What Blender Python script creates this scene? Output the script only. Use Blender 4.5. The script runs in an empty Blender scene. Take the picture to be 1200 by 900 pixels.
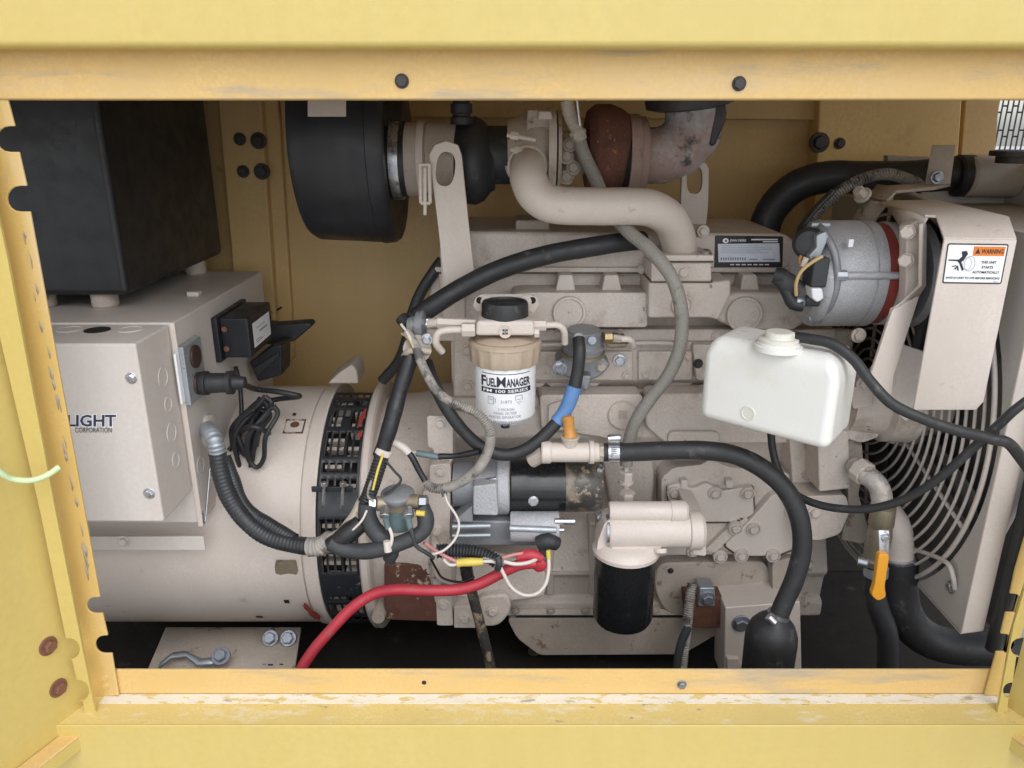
import bpy, bmesh, math, random
from mathutils import Vector, Matrix
random.seed(7)
R = math.radians
scn = bpy.context.scene
col = scn.collection

# ------------------------------------------------------------------ camera
FOC = 900.0                      # focal length in photo pixels (1200 wide)
TH = math.atan(0.335)            # pitch down
ZC = 1.40
CAM = Vector((0.0, -1.0, ZC))
cd = bpy.data.cameras.new('camera')
cd.sensor_width = 36.0
cd.lens = 36.0 * FOC / 1200.0
cd.clip_start = 0.02
cd.clip_end = 3000
cam = bpy.data.objects.new('camera', cd)
cam.location = CAM
cam.rotation_euler = (math.pi / 2 - TH, 0, 0)
col.objects.link(cam)
scn.camera = cam

# ------------------------------------------------------------------ sky, sun, exposure
SUN_EL, SUN_AZ = 48.0, -20.0     # sun stands behind the camera, high
w = bpy.data.worlds.new('World')
scn.world = w
w.use_nodes = True
nt = w.node_tree
bg = nt.nodes['Background']
sky = nt.nodes.new('ShaderNodeTexSky')
sky.sky_type = 'NISHITA'
sky.sun_disc = False
sky.sun_elevation = R(SUN_EL)
sky.sun_rotation = R(180 + SUN_AZ)
sky.air_density = 1.0
sky.dust_density = 1.5
sky.ozone_density = 2.0
hs = nt.nodes.new('ShaderNodeHueSaturation')      # overcast: the cloud layer takes the blue out
hs.inputs['Saturation'].default_value = 0.35
nt.links.new(sky.outputs[0], hs.inputs['Color'])
nt.links.new(hs.outputs[0], bg.inputs['Color'])
bg.inputs['Strength'].default_value = 0.15
sd = bpy.data.lights.new('sun', 'SUN')
sd.energy = 0.78
sd.angle = R(70)
sd.color = (1.0, 0.995, 0.985)
so = bpy.data.objects.new('sun', sd)
so.rotation_euler = (R(90 - SUN_EL), 0, R(-SUN_AZ))
col.objects.link(so)
vs = scn.view_settings
vs.view_transform = 'Standard'
vs.look = 'None'
vs.gamma = 1.0
vs.use_curve_mapping = False
vs.exposure = 0.75
scn.cycles.max_bounces = 10
scn.cycles.diffuse_bounces = 7

# ------------------------------------------------------------------ pixel -> place
CT, ST = math.cos(TH), math.sin(TH)
def ray(x, y):
    dx, dy = (x - 600) / FOC, (450 - y) / FOC
    return Vector((dx, CT + dy * ST, -ST + dy * CT))
def P(x, y, Y):
    d = ray(x, y)
    return CAM + d * ((Y + 1.0) / d.y)
def S(x, y, Y):                  # metres per photo pixel there
    return (Y + 1.0) / ray(x, y).y / FOC
def PZ(x, y, z):                 # point on the horizontal plane z
    d = ray(x, y)
    return CAM + d * ((z - ZC) / d.z)
def fit_cyl(y0, y1, Y):          # cylinder along X whose outline runs between two photo rows
    a0, a1 = TH + math.atan((y0 - 450) / FOC), TH + math.atan((y1 - 450) / FOC)
    b, h = (a0 + a1) / 2, (a1 - a0) / 2
    d = (Y + 1) / math.cos(b)
    return ZC - d * math.sin(b), d * math.sin(h)

# ------------------------------------------------------------------ materials
MATS = {}
def mat(name, c, rough=0.5, metal=0.0, var=0.12, vs_=6.0, bump=0.0, bs=60.0, dirt=None, dirt2=None,
        spec=0.5, fine=0.06, coat=0.0, rvar=0.12, streak=None, sss=0.0, stretch=None):
    m = bpy.data.materials.new(name)
    m.use_nodes = True
    t = m.node_tree
    N = t.nodes.new
    L = t.links.new
    b = t.nodes['Principled BSDF']
    tc = N('ShaderNodeTexCoord')
    geo = N('ShaderNodeNewGeometry')
    co = geo.outputs['Position']
    def noise(scale, detail=5, rough_=0.6, vec=co):
        n = N('ShaderNodeTexNoise')
        n.inputs['Scale'].default_value = scale
        n.inputs['Detail'].default_value = detail
        n.inputs['Roughness'].default_value = rough_
        L(vec, n.inputs['Vector'])
        return n
    def ramp(src, a, b_):
        r = N('ShaderNodeMapRange')
        r.inputs['From Min'].default_value = a
        r.inputs['From Max'].default_value = b_
        L(src, r.inputs['Value'])
        return r.outputs['Result']
    def mix(fac, A, B, mode='MIX'):
        x = N('ShaderNodeMix')
        x.data_type = 'RGBA'
        x.blend_type = mode
        if isinstance(fac, float): x.inputs[0].default_value = fac
        else: L(fac, x.inputs[0])
        for k, v in ((6, A), (7, B)):
            if isinstance(v, tuple): x.inputs[k].default_value = (*v[:3], 1)
            else: L(v, x.inputs[k])
        return x.outputs[2]
    lo = tuple(max(0, v * (1 - var)) for v in c)
    hi = tuple(min(1, v * (1 + var)) for v in c)
    n1 = noise(vs_)
    out = mix(ramp(n1.outputs['Fac'], 0.3, 0.7), lo, hi)
    if fine:
        n2 = noise(vs_ * 28, 3)
        out = mix(ramp(n2.outputs['Fac'], 0.35, 0.65), out, tuple(v * (1 - fine * 2.2) for v in c))
        # keep only a part of the fine grain
    dco = co
    if stretch:
        mp0 = N('ShaderNodeMapping'); mp0.inputs['Scale'].default_value = stretch
        L(co, mp0.inputs['Vector']); dco = mp0.outputs[0]
    for dd in (dirt, dirt2):
        if dd:
            dc, amount, sc = dd[:3]
            nd = noise(sc, 8, 0.68, dco)
            out = mix(ramp(nd.outputs['Fac'], amount, amount + (dd[3] if len(dd) > 3 else 0.045)), out, dc)
    if streak:
        sc_, amt, stc = streak
        mp = N('ShaderNodeMapping')
        mp.inputs['Scale'].default_value = (sc_, sc_, sc_ * 0.06)
        L(co, mp.inputs['Vector'])
        ns = noise(1.0, 5, 0.6, mp.outputs[0])
        f = ramp(ns.outputs['Fac'], 0.42, 0.75)
        mm = N('ShaderNodeMath'); mm.operation = 'MULTIPLY'; mm.inputs[1].default_value = amt
        L(f, mm.inputs[0])
        out = mix(mm.outputs[0], out, stc)
    L(out, b.inputs['Base Color'])
    b.inputs['Metallic'].default_value = metal
    b.inputs['Specular IOR Level'].default_value = spec
    b.inputs['Coat Weight'].default_value = coat
    if sss:
        b.inputs['Subsurface Weight'].default_value = sss
        b.inputs['Subsurface Radius'].default_value = (0.02, 0.02, 0.02)
    if rvar:
        nr = noise(vs_ * 3, 4)
        rr = N('ShaderNodeMapRange')
        rr.inputs['From Min'].default_value = 0.3; rr.inputs['From Max'].default_value = 0.7
        rr.inputs['To Min'].default_value = max(0.03, rough - rvar); rr.inputs['To Max'].default_value = min(1, rough + rvar)
        L(nr.outputs['Fac'], rr.inputs['Value'])
        L(rr.outputs['Result'], b.inputs['Roughness'])
    else:
        b.inputs['Roughness'].default_value = rough
    if bump:
        nb = noise(bs, 4, 0.6)
        bp = N('ShaderNodeBump')
        bp.inputs['Strength'].default_value = bump
        bp.inputs['Distance'].default_value = 0.002
        L(nb.outputs['Fac'], bp.inputs['Height'])
        L(bp.outputs[0], b.inputs['Normal'])
    MATS[name] = m
    return m

mat('yellow', (0.58, 0.448, 0.140), 0.42, var=0.035, vs_=3.0, fine=0.02, bump=0.05, bs=300, streak=(30, 0.22, (0.63, 0.51, 0.21)), dirt=((0.58, 0.43, 0.13), 0.62, 5, 0.35), dirt2=((0.40, 0.30, 0.13), 0.715, 40), coat=0.15)
mat('yellow_frame', (0.68, 0.465, 0.185), 0.5, var=0.07, vs_=7.0, fine=0.03, bump=0.08, bs=250, stretch=(0.16, 1, 1), dirt=((0.63, 0.48, 0.30), 0.52, 14, 0.3), dirt2=((0.42, 0.345, 0.25), 0.53, 22, 0.16))
mat('rubbed', (0.40, 0.33, 0.23), 0.5, var=0.1, vs_=20, stretch=(1.5, 1, 0.25), dirt=((0.33, 0.29, 0.27), 0.46, 40, 0.12))
mat('yellow_jamb', (0.63, 0.43, 0.14), 0.5, var=0.07, vs_=7.0, fine=0.03, bump=0.08, bs=250, stretch=(1, 1, 0.10), dirt=((0.66, 0.50, 0.28), 0.52, 14, 0.2), dirt2=((0.38, 0.32, 0.27), 0.60, 40, 0.10))
mat('yellow_worn_lit', (0.70, 0.55, 0.215), 0.55, var=0.08, vs_=9.0, fine=0.04, bump=0.15, bs=180, stretch=(0.55, 1.3, 1), dirt=((0.72, 0.64, 0.46), 0.54, 40, 0.16), dirt2=((0.34, 0.27, 0.22), 0.64, 60))  # worn ledge paint, its base also lightened for the sky light from above
mat('chalk', (0.78, 0.75, 0.68), 0.7, var=0.1, vs_=30, fine=0.06, stretch=(0.5, 1.5, 1), dirt=((0.60, 0.50, 0.22), 0.53, 50, 0.05), dirt2=((0.36, 0.35, 0.33), 0.60, 46))
mat('yellow_panel_lit', (0.72, 0.51, 0.21), 0.5, var=0.08, vs_=4.0, fine=0.03, bump=0.06, bs=200, dirt=((0.50, 0.34, 0.13), 0.62, 9, 0.15))  # wall paint lightened to carry the daylight that falls on this panel
mat('yellow_inside', (0.62, 0.43, 0.19), 0.5, var=0.10, vs_=4.0, fine=0.03, bump=0.06, bs=200, streak=(14, 0.35, (0.45, 0.30, 0.125)), dirt=((0.42, 0.29, 0.12), 0.68, 18))
mat('beige', (0.625, 0.555, 0.50), 0.45, var=0.07, vs_=9.0, fine=0.03, bump=0.14, bs=160, streak=(16, 0.22, (0.50, 0.43, 0.37)), dirt=((0.42, 0.35, 0.29), 0.64, 20, 0.08), dirt2=((0.34, 0.24, 0.16), 0.735, 46))
mat('beige_cast', (0.62, 0.55, 0.495), 0.52, var=0.10, vs_=11.0, fine=0.06, bump=0.7, bs=170, streak=(26, 0.30, (0.46, 0.39, 0.33)), dirt=((0.42, 0.355, 0.30), 0.575, 13, 0.10), dirt2=((0.25, 0.175, 0.12), 0.65, 46))
mat('grime', (0.13, 0.105, 0.085), 0.8, var=0.4, vs_=30, fine=0.1)
mat('flange_pink', (0.36, 0.255, 0.225), 0.7, var=0.2, vs_=20, fine=0.1, bump=0.4, dirt=((0.14, 0.09, 0.07), 0.60, 22, 0.1))
mat('beige_clean_lit', (0.635, 0.565, 0.515), 0.42, var=0.05, vs_=9.0, fine=0.03, bump=0.12, bs=180, dirt=((0.42, 0.36, 0.30), 0.70, 20), dirt2=((0.34, 0.25, 0.18), 0.73, 46))  # cleaner paint, part of its lighter tone painted for light on the covers
mat('beige_sheet', (0.60, 0.545, 0.505), 0.5, var=0.05, vs_=5.0, fine=0.02, bump=0.05, bs=300, streak=(22, 0.28, (0.47, 0.42, 0.375)), dirt=((0.42, 0.36, 0.30), 0.66, 24, 0.08))
mat('beige_dirty', (0.48, 0.415, 0.355), 0.6, var=0.18, vs_=14.0, fine=0.08, bump=0.4, bs=190, dirt=((0.22, 0.17, 0.12), 0.60, 22), dirt2=((0.14, 0.10, 0.08), 0.68, 60))
mat('shroud_grey', (0.50, 0.46, 0.43), 0.5, var=0.08, vs_=7.0, fine=0.03, bump=0.08, bs=200, dirt=((0.30, 0.26, 0.23), 0.68, 16))
mat('black_plastic', (0.014, 0.0155, 0.020), 0.42, var=0.15, vs_=8.0, fine=0.05, bump=0.10, bs=300, streak=(30, 0.25, (0.035, 0.035, 0.038)), dirt=((0.05, 0.05, 0.05), 0.68, 26))
mat('black_rubber', (0.026, 0.027, 0.030), 0.52, var=0.25, vs_=14.0, fine=0.10, bump=0.25, bs=260, dirt=((0.11, 0.105, 0.10), 0.60, 30, 0.15), dirt2=((0.17, 0.16, 0.15), 0.68, 90))
mat('black_paint', (0.012, 0.013, 0.015), 0.28, var=0.2, vs_=10.0, fine=0.05, dirt=((0.06, 0.055, 0.05), 0.69, 30), coat=0.2)
mat('black_oily', (0.05, 0.048, 0.045), 0.42, var=0.3, vs_=12, fine=0.1, dirt=((0.20, 0.165, 0.125), 0.47, 22, 0.12), dirt2=((0.30, 0.235, 0.17), 0.56, 40), bump=0.3)
mat('screen_black', (0.022, 0.025, 0.030), 0.4, var=0.3, vs_=16, fine=0.05, dirt=((0.30, 0.28, 0.25), 0.64, 32), metal=0.0)
mat('dark', (0.012, 0.011, 0.010), 0.8, var=0.3, vs_=8)
mat('floor_dirt', (0.022, 0.019, 0.017), 0.75, var=0.4, vs_=12, fine=0.1, dirt=((0.05, 0.043, 0.036), 0.62, 16), bump=0.4)
mat('aluminium', (0.52, 0.525, 0.55), 0.6, metal=0.25, var=0.14, vs_=18, fine=0.12, bump=0.9, bs=240, dirt=((0.30, 0.29, 0.29), 0.64, 22))
mat('alu_dark', (0.30, 0.31, 0.33), 0.5, metal=0.35, var=0.2, vs_=18, fine=0.08, bump=0.3, bs=220, dirt=((0.13, 0.12, 0.12), 0.62, 26))
mat('zinc', (0.60, 0.62, 0.66), 0.3, metal=0.9, var=0.12, vs_=30, fine=0.05, dirt=((0.30, 0.27, 0.25), 0.68, 50))
mat('bolt_blue', (0.28, 0.30, 0.34), 0.42, metal=0.7, var=0.2, vs_=40, fine=0.06)
mat('bolt_dark', (0.06, 0.055, 0.055), 0.5, metal=0.4, var=0.3, vs_=40)
mat('galvanised', (0.42, 0.46, 0.50), 0.45, metal=0.6, var=0.15, vs_=30, dirt=((0.25, 0.24, 0.24), 0.66, 40))
mat('rust', (0.16, 0.065, 0.04), 0.8, var=0.35, vs_=30, fine=0.15, bump=0.6, bs=220, dirt=((0.07, 0.03, 0.025), 0.60, 24))
mat('rust_patchy', (0.13, 0.055, 0.038), 0.72, var=0.3, vs_=26, fine=0.1, bump=0.4, bs=150, dirt=((0.46, 0.38, 0.29), 0.545, 17, 0.02))
mat('rust_turbo', (0.17, 0.07, 0.048), 0.85, var=0.45, vs_=22, fine=0.2, bump=0.9, bs=260, dirt=((0.09, 0.04, 0.03), 0.57, 14), dirt2=((0.30, 0.13, 0.05), 0.60, 60))
mat('exhaust', (0.40, 0.29, 0.265), 0.75, var=0.3, vs_=10, fine=0.1, bump=0.5, bs=200, dirt=((0.40, 0.40, 0.42), 0.47, 11, 0.12), dirt2=((0.075, 0.065, 0.065), 0.535, 16, 0.09))
mat('rust_bolt', (0.24, 0.11, 0.07), 0.6, metal=0.3, var=0.35, vs_=40, fine=0.1)
mat('white_plastic', (0.80, 0.80, 0.775), 0.38, var=0.03, vs_=10, fine=0.01, sss=0.5, dirt=((0.70, 0.67, 0.56), 0.56, 8, 0.25), dirt2=((0.45, 0.42, 0.36), 0.70, 50))
mat('bottle_cap', (0.74, 0.73, 0.66), 0.45, var=0.04, vs_=20)
mat('filter_white', (0.80, 0.81, 0.84), 0.32, var=0.03, vs_=14, fine=0.01, dirt=((0.62, 0.56, 0.50), 0.70, 22))
mat('label_white', (0.82, 0.83, 0.86), 0.4, var=0.03, vs_=20, fine=0.0)
mat('label_blue', (0.72, 0.77, 0.86), 0.3, var=0.12, vs_=20, fine=0.0)
mat('label_dark', (0.035, 0.033, 0.032), 0.35, var=0.1)
mat('ink', (0.018, 0.02, 0.035), 0.5, var=0.1)
mat('ink_grey', (0.30, 0.32, 0.36), 0.5, var=0.1)
mat('ink_navy', (0.03, 0.035, 0.085), 0.5, var=0.1)
mat('warning_orange', (0.75, 0.22, 0.03), 0.4, var=0.06, vs_=30)
mat('amber', (0.50, 0.40, 0.31), 0.42, var=0.16, vs_=30, fine=0.08, dirt=((0.24, 0.16, 0.11), 0.63, 34))
mat('brass', (0.42, 0.31, 0.17), 0.4, metal=0.8, var=0.2, vs_=40, fine=0.08)
mat('brass_dull', (0.33, 0.28, 0.20), 0.5, metal=0.55, var=0.25, vs_=34, dirt=((0.20, 0.17, 0.13), 0.6, 40))
mat('orange', (0.78, 0.35, 0.03), 0.38, var=0.05, vs_=20, fine=0.01)
mat('sensor_orange', (0.55, 0.26, 0.06), 0.4, var=0.25, vs_=60)
mat('red_cable', (0.46, 0.035, 0.055), 0.5, var=0.16, vs_=20, fine=0.06, bump=0.3, dirt=((0.30, 0.10, 0.09), 0.58, 34, 0.12))
mat('red_paint', (0.30, 0.05, 0.04), 0.5, var=0.2, vs_=40)
mat('blue_tape', (0.11, 0.24, 0.50), 0.55, var=0.15, vs_=40, fine=0.06, bump=0.4)
mat('hose_grey', (0.33, 0.31, 0.28), 0.6, var=0.16, vs_=26, fine=0.15, bump=0.5, bs=420, dirt=((0.20, 0.18, 0.16), 0.62, 40))
mat('conduit_grey', (0.36, 0.335, 0.305), 0.6, var=0.35, vs_=40, fine=0.15, bump=0.3, dirt=((0.09, 0.085, 0.08), 0.50, 34, 0.10))
mat('conduit_black', (0.03, 0.032, 0.036), 0.42, var=0.3, vs_=30, fine=0.1, dirt=((0.18, 0.165, 0.15), 0.64, 40))
mat('tape_black', (0.018, 0.019, 0.022), 0.36, var=0.3, vs_=40, fine=0.1, bump=0.4, bs=120, dirt=((0.20, 0.18, 0.16), 0.675, 60))
mat('boot_grey', (0.045, 0.048, 0.053), 0.6, var=0.25, vs_=30, fine=0.1, bump=0.3)
mat('wire_white', (0.66, 0.60, 0.55), 0.5, var=0.12, vs_=40)
mat('wire_pink', (0.62, 0.27, 0.26), 0.5, var=0.2, vs_=30)
mat('wire_yellow', (0.70, 0.55, 0.10), 0.45, var=0.12, vs_=40)
mat('wire_tan', (0.60, 0.42, 0.20), 0.5, var=0.1, vs_=40)
mat('wire_green', (0.60, 0.72, 0.42), 0.45, var=0.08, vs_=40)
mat('connector_teal', (0.13, 0.185, 0.195), 0.5, var=0.3, vs_=40)
mat('outlet_plate', (0.40, 0.44, 0.47), 0.35, metal=0.5, var=0.08, vs_=20)
mat('socket_brown', (0.055, 0.028, 0.024), 0.4, var=0.2, vs_=20)
mat('wire_rod', (0.56, 0.51, 0.47), 0.45, metal=0.0, var=0.15, vs_=30)
mat('fan_dark', (0.08, 0.077, 0.074), 0.5, var=0.3, vs_=12)
mat('core_dark', (0.20, 0.185, 0.165), 0.7, var=0.3, vs_=20)
mat('flaky_pipe', (0.47, 0.44, 0.41), 0.55, metal=0.2, var=0.2, vs_=30, fine=0.1, bump=0.5, bs=180, dirt=((0.58, 0.51, 0.45), 0.52, 26), dirt2=((0.25, 0.22, 0.20), 0.60, 40))
mat('ground', (0.60, 0.59, 0.57), 0.85, var=0.15, vs_=0.8, fine=0.08, bump=0.3, bs=40)

# ------------------------------------------------------------------ building helpers
WORLD_LOC = {}
def link(name, me, m, parent=None, shift=True):
    """link a mesh whose vertices are in world space; its origin is moved to its own middle"""
    c = Vector((0, 0, 0))
    if shift and len(me.vertices):
        lo = Vector(map(min, zip(*[v.co for v in me.vertices])))
        hi = Vector(map(max, zip(*[v.co for v in me.vertices])))
        c = (lo + hi) / 2
        me.transform(Matrix.Translation(-c))
    o = bpy.data.objects.new(name, me)
    me.name = name
    if m:
        for x in (m if isinstance(m, (list, tuple)) else [m]):
            me.materials.append(MATS[x])
    col.objects.link(o)
    if parent is not None:
        o.parent = parent
        o.location = c - WORLD_LOC[parent.name]
    else:
        o.location = c
    WORLD_LOC[o.name] = c
    return o
def tag(o, label, cat, group=None):
    o['label'] = label
    o['category'] = cat
    if group: o['group'] = group
    return o
def thing(name, label, cat, base, group=None):
    o = bpy.data.objects.new(name, None)
    o.empty_display_size = 0.05
    col.objects.link(o)
    b = P(*base) if not isinstance(base, Vector) else base
    o.location = b
    WORLD_LOC[o.name] = b.copy()
    return tag(o, label, cat, group)
def finish(bm, name, m, parent, smooth=None, bev=0, seg=2, recalc=True):
    if recalc: bmesh.ops.recalc_face_normals(bm, faces=bm.faces)
    me = bpy.data.meshes.new(name)
    bm.to_mesh(me)
    bm.free()
    o = link(name, me, m, parent)
    if bev:
        me.polygons.foreach_set('use_smooth', [True] * len(me.polygons))
        b = o.modifiers.new('bevel', 'BEVEL')
        b.width = bev; b.segments = seg; b.limit_method = 'ANGLE'; b.angle_limit = R(28)
        b.use_clamp_overlap = True
        wn = o.modifiers.new('normals', 'WEIGHTED_NORMAL')
        wn.keep_sharp = False
    elif smooth is not None:
        me.polygons.foreach_set('use_smooth', [True] * len(me.polygons))
        me.set_sharp_from_angle(angle=R(smooth))
    return o
def rounded(pts, r):
    """round the corners of a pixel outline; r one number or a list"""
    out = []
    n = len(pts)
    for i, p in enumerate(pts):
        ri = r[i] if isinstance(r, (list, tuple)) else r
        if ri <= 0: out.append(tuple(p)); continue
        a, b = Vector(pts[i - 1][:2]), Vector(pts[(i + 1) % n][:2])
        q = Vector(p[:2])
        da, db = a - q, b - q
        k = min(ri, da.length * 0.48, db.length * 0.48)
        p0, p1 = q + da.normalized() * k, q + db.normalized() * k
        for s in (0, 0.25, 0.5, 0.75, 1):
            v = p0 * (1 - s) ** 2 + q * 2 * s * (1 - s) + p1 * s * s
            out.append((v.x, v.y))
    return out
def prism(name, pts, Y0, Y1, m, parent=None, bev=0.004, seg=2, rnd=0, label=None):
    """photo outline standing at depth Y0, carried straight back to Y1"""
    if rnd: pts = rounded(pts, rnd)
    bm = bmesh.new()
    f = [bm.verts.new(P(x, y, Y0)) for x, y in pts]
    b = [bm.verts.new(Vector((v.co.x, Y1, v.co.z))) for v in f]
    bm.faces.new(f)
    bm.faces.new(b[::-1])
    n = len(f)
    for i in range(n):
        bm.faces.new((f[i], b[i], b[(i + 1) % n], f[(i + 1) % n]))
    o = finish(bm, name, m, parent, bev=bev, seg=seg, smooth=30)
    if label: o['label'] = label
    return o
def box(name, lo, hi, m, parent=None, bev=0.003, seg=2):
    bm = bmesh.new()
    bmesh.ops.create_cube(bm, size=1)
    lo, hi = Vector(lo), Vector(hi)
    for v in bm.verts:
        v.co = Vector((lo[i] + (v.co[i] + 0.5) * (hi[i] - lo[i]) for i in range(3)))
    return finish(bm, name, m, parent, bev=bev, seg=seg, smooth=30)
def sheet(name, polys, m, parent=None, th=0.003, bev=0.0, smooth=30, off=0.0):
    """bent plate from polygons of (x px, y px, Y) or world Vectors, given a real thickness"""
    bm = bmesh.new()
    for poly in polys:
        bm.faces.new([bm.verts.new(p if isinstance(p, Vector) else P(*p)) for p in poly])
    bmesh.ops.remove_doubles(bm, verts=bm.verts, dist=1e-5)
    bmesh.ops.recalc_face_normals(bm, faces=bm.faces)
    o = finish(bm, name, m, parent, smooth=smooth, recalc=False)
    s = o.modifiers.new('thickness', 'SOLIDIFY')
    s.thickness = th; s.offset = off
    if bev:
        b = o.modifiers.new('bevel', 'BEVEL')
        b.width = bev; b.segments = 2; b.limit_method = 'ANGLE'; b.angle_limit = R(40)
    return o
def plate_hole(name, pts, hole, Y0, Y1, m, parent=None, bev=0.0015, N=48, rnd=0):
    """plate with one oval hole; hole = (cx, cy, rx, ry, tilt deg) in pixels"""
    if rnd: pts = rounded(pts, rnd)
    cx, cy, rx, ry, tl = hole
    def hit(a):
        d = Vector((math.cos(a), math.sin(a)))
        best = None
        for i in range(len(pts)):
            p, q = Vector(pts[i]), Vector(pts[(i + 1) % len(pts)])
            e = q - p
            den = d.x * e.y - d.y * e.x
            if abs(den) < 1e-9: continue
            w_ = p - Vector((cx, cy))
            t = (w_.x * e.y - w_.y * e.x) / den
            u = (w_.x * d.y - w_.y * d.x) / den
            if t > 0 and -1e-6 <= u <= 1 + 1e-6 and (best is None or t < best): best = t
        return (cx + d.x * best, cy + d.y * best)
    angs = [2 * math.pi * i / N for i in range(N)] + [math.atan2(p[1] - cy, p[0] - cx) % (2 * math.pi) for p in pts]
    angs = sorted(set(round(a, 5) for a in angs))
    outer = [hit(a) for a in angs]
    inner = []
    t0 = R(tl)
    for a in angs:
        ux, uy = math.cos(a - t0), math.sin(a - t0)
        k = 1 / (abs(ux / rx) ** 2.6 + abs(uy / ry) ** 2.6) ** (1 / 2.6)
        inner.append((cx + math.cos(a) * k, cy + math.sin(a) * k))
    bm = bmesh.new()
    rows = []
    for ring, Y in ((outer, Y0), (inner, Y0)):
        rows.append([bm.verts.new(P(x, y, Y)) for x, y in ring])
    rows.append([bm.verts.new(Vector((v.co.x, Y1, v.co.z))) for v in rows[1]])
    rows.append([bm.verts.new(Vector((v.co.x, Y1, v.co.z))) for v in rows[0]])
    n = len(angs)
    for k in range(4):
        a, b = rows[k], rows[(k + 1) % 4]
        for i in range(n):
            bm.faces.new((a[i], a[(i + 1) % n], b[(i + 1) % n], b[i]))
    return finish(bm, name, m, parent, bev=bev, smooth=30)
def frame_of(ax):
    ax = Vector(ax).normalized()
    u = ax.cross(Vector((0, 0, 1)))
    if u.length < 1e-3: u = ax.cross(Vector((1, 0, 0)))
    u.normalize()
    return ax, u, ax.cross(u)
def lathe(name, org, axis, prof, m, parent=None, seg=40, smooth=35, bev=0):
    """turned body: prof = [(distance along axis, radius)]"""
    ax, u, v = frame_of(axis)
    org = Vector(org)
    bm = bmesh.new()
    rings = []
    for t, r in prof:
        if r < 1e-6:
            rings.append([bm.verts.new(org + ax * t)])
        else:
            rings.append([bm.verts.new(org + ax * t + (u * math.cos(2 * math.pi * i / seg) + v * math.sin(2 * math.pi * i / seg)) * r) for i in range(seg)])
    for a, b in zip(rings, rings[1:]):
        for i in range(seg):
            j = (i + 1) % seg
            if len(a) == 1 and len(b) == 1: break
            if len(a) == 1: bm.faces.new((a[0], b[j], b[i]))
            elif len(b) == 1: bm.faces.new((a[i], a[j], b[0]))
            else: bm.faces.new((a[i], a[j], b[j], b[i]))
    if len(rings[0]) > 1: bm.faces.new(rings[0][::-1])
    if len(rings[-1]) > 1: bm.faces.new(rings[-1])
    return finish(bm, name, m, parent, smooth=smooth, bev=bev)
def rod(name, a, b, r, m, parent=None, seg=16, r2=None):
    a, b = Vector(a), Vector(b)
    L_ = (b - a).length
    r2 = r if r2 is None else r2
    c = min(r, L_) * 0.12
    return lathe(name, a, b - a, [(0, r - c), (c, r), (L_ - c, r2), (L_, r2 - c)], m, parent, seg)
def smooth_path(pts, step):
    """Catmull-Rom through world points, resampled at an even step"""
    pts = [Vector(p) for p in pts]
    if len(pts) == 2:
        raw = [pts[0].lerp(pts[1], i / 40) for i in range(41)]
    else:
        ext = [pts[0] * 2 - pts[1]] + pts + [pts[-1] * 2 - pts[-2]]
        raw = []
        for i in range(1, len(ext) - 2):
            p0, p1, p2, p3 = ext[i - 1:i + 3]
            for k in range(30):
                t = k / 30
                raw.append(0.5 * ((2 * p1) + (p2 - p0) * t + (2 * p0 - 5 * p1 + 4 * p2 - p3) * t * t + (3 * p1 - p0 - 3 * p2 + p3) * t ** 3))
        raw.append(pts[-1])
    acc = [0]
    for a, b in zip(raw, raw[1:]): acc.append(acc[-1] + (b - a).length)
    n = max(2, int(round(acc[-1] / step)))
    out, k = [], 0
    for i in range(n + 1):
        s = acc[-1] * i / n
        while k < len(raw) - 2 and acc[k + 1] < s: k += 1
        d = acc[k + 1] - acc[k]
        out.append(raw[k].lerp(raw[k + 1], 0 if d < 1e-9 else (s - acc[k]) / d))
    return out
def tube(name, pts, r, m, parent=None, rib=0.0, seg=14, step=None, flat=False, lump=0.0, taper=None):
    """hose or wire through (x px, y px, Y) points or world Vectors; r in metres; rib > 0 corrugates it"""
    W = [p if isinstance(p, Vector) else P(*p) for p in pts]
    st = step or (r * 0.11 if rib else max(0.004, r * 0.6))
    path = smooth_path(W, st)
    bm = bmesh.new()
    t0 = (path[1] - path[0]).normalized()
    _, u, v = frame_of(t0)
    rings = []
    rnd = random.Random(len(path) * 7 + 1)
    ph = [rnd.random() * 6 for _ in range(3)]
    for i, p in enumerate(path):
        t = (path[min(i + 1, len(path) - 1)] - path[max(i - 1, 0)]).normalized()
        u = (u - t * u.dot(t)).normalized()
        v = t.cross(u)
        rr = r
        if taper: rr = r * (taper[0] + (taper[1] - taper[0]) * i / (len(path) - 1))
        if rib: rr *= (1, 1, 1 - rib * .6, 1 - rib)[i % 4]
        if lump: rr *= 1 + lump * (math.sin(i * st * 60 + ph[0]) * 0.6 + math.sin(i * st * 143 + ph[1]) * 0.4)
        rings.append([bm.verts.new(p + (u * math.cos(2 * math.pi * k / seg) + v * math.sin(2 * math.pi * k / seg)) * rr) for k in range(seg)])
    for a, b in zip(rings, rings[1:]):
        for k in range(seg):
            j = (k + 1) % seg
            bm.faces.new((a[k], a[j], b[j], b[k]))
    bm.faces.new(rings[0][::-1])
    bm.faces.new(rings[-1])
    return finish(bm, name, m, parent, smooth=(75 if not rib else 50))
_BOLT = {}
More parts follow.
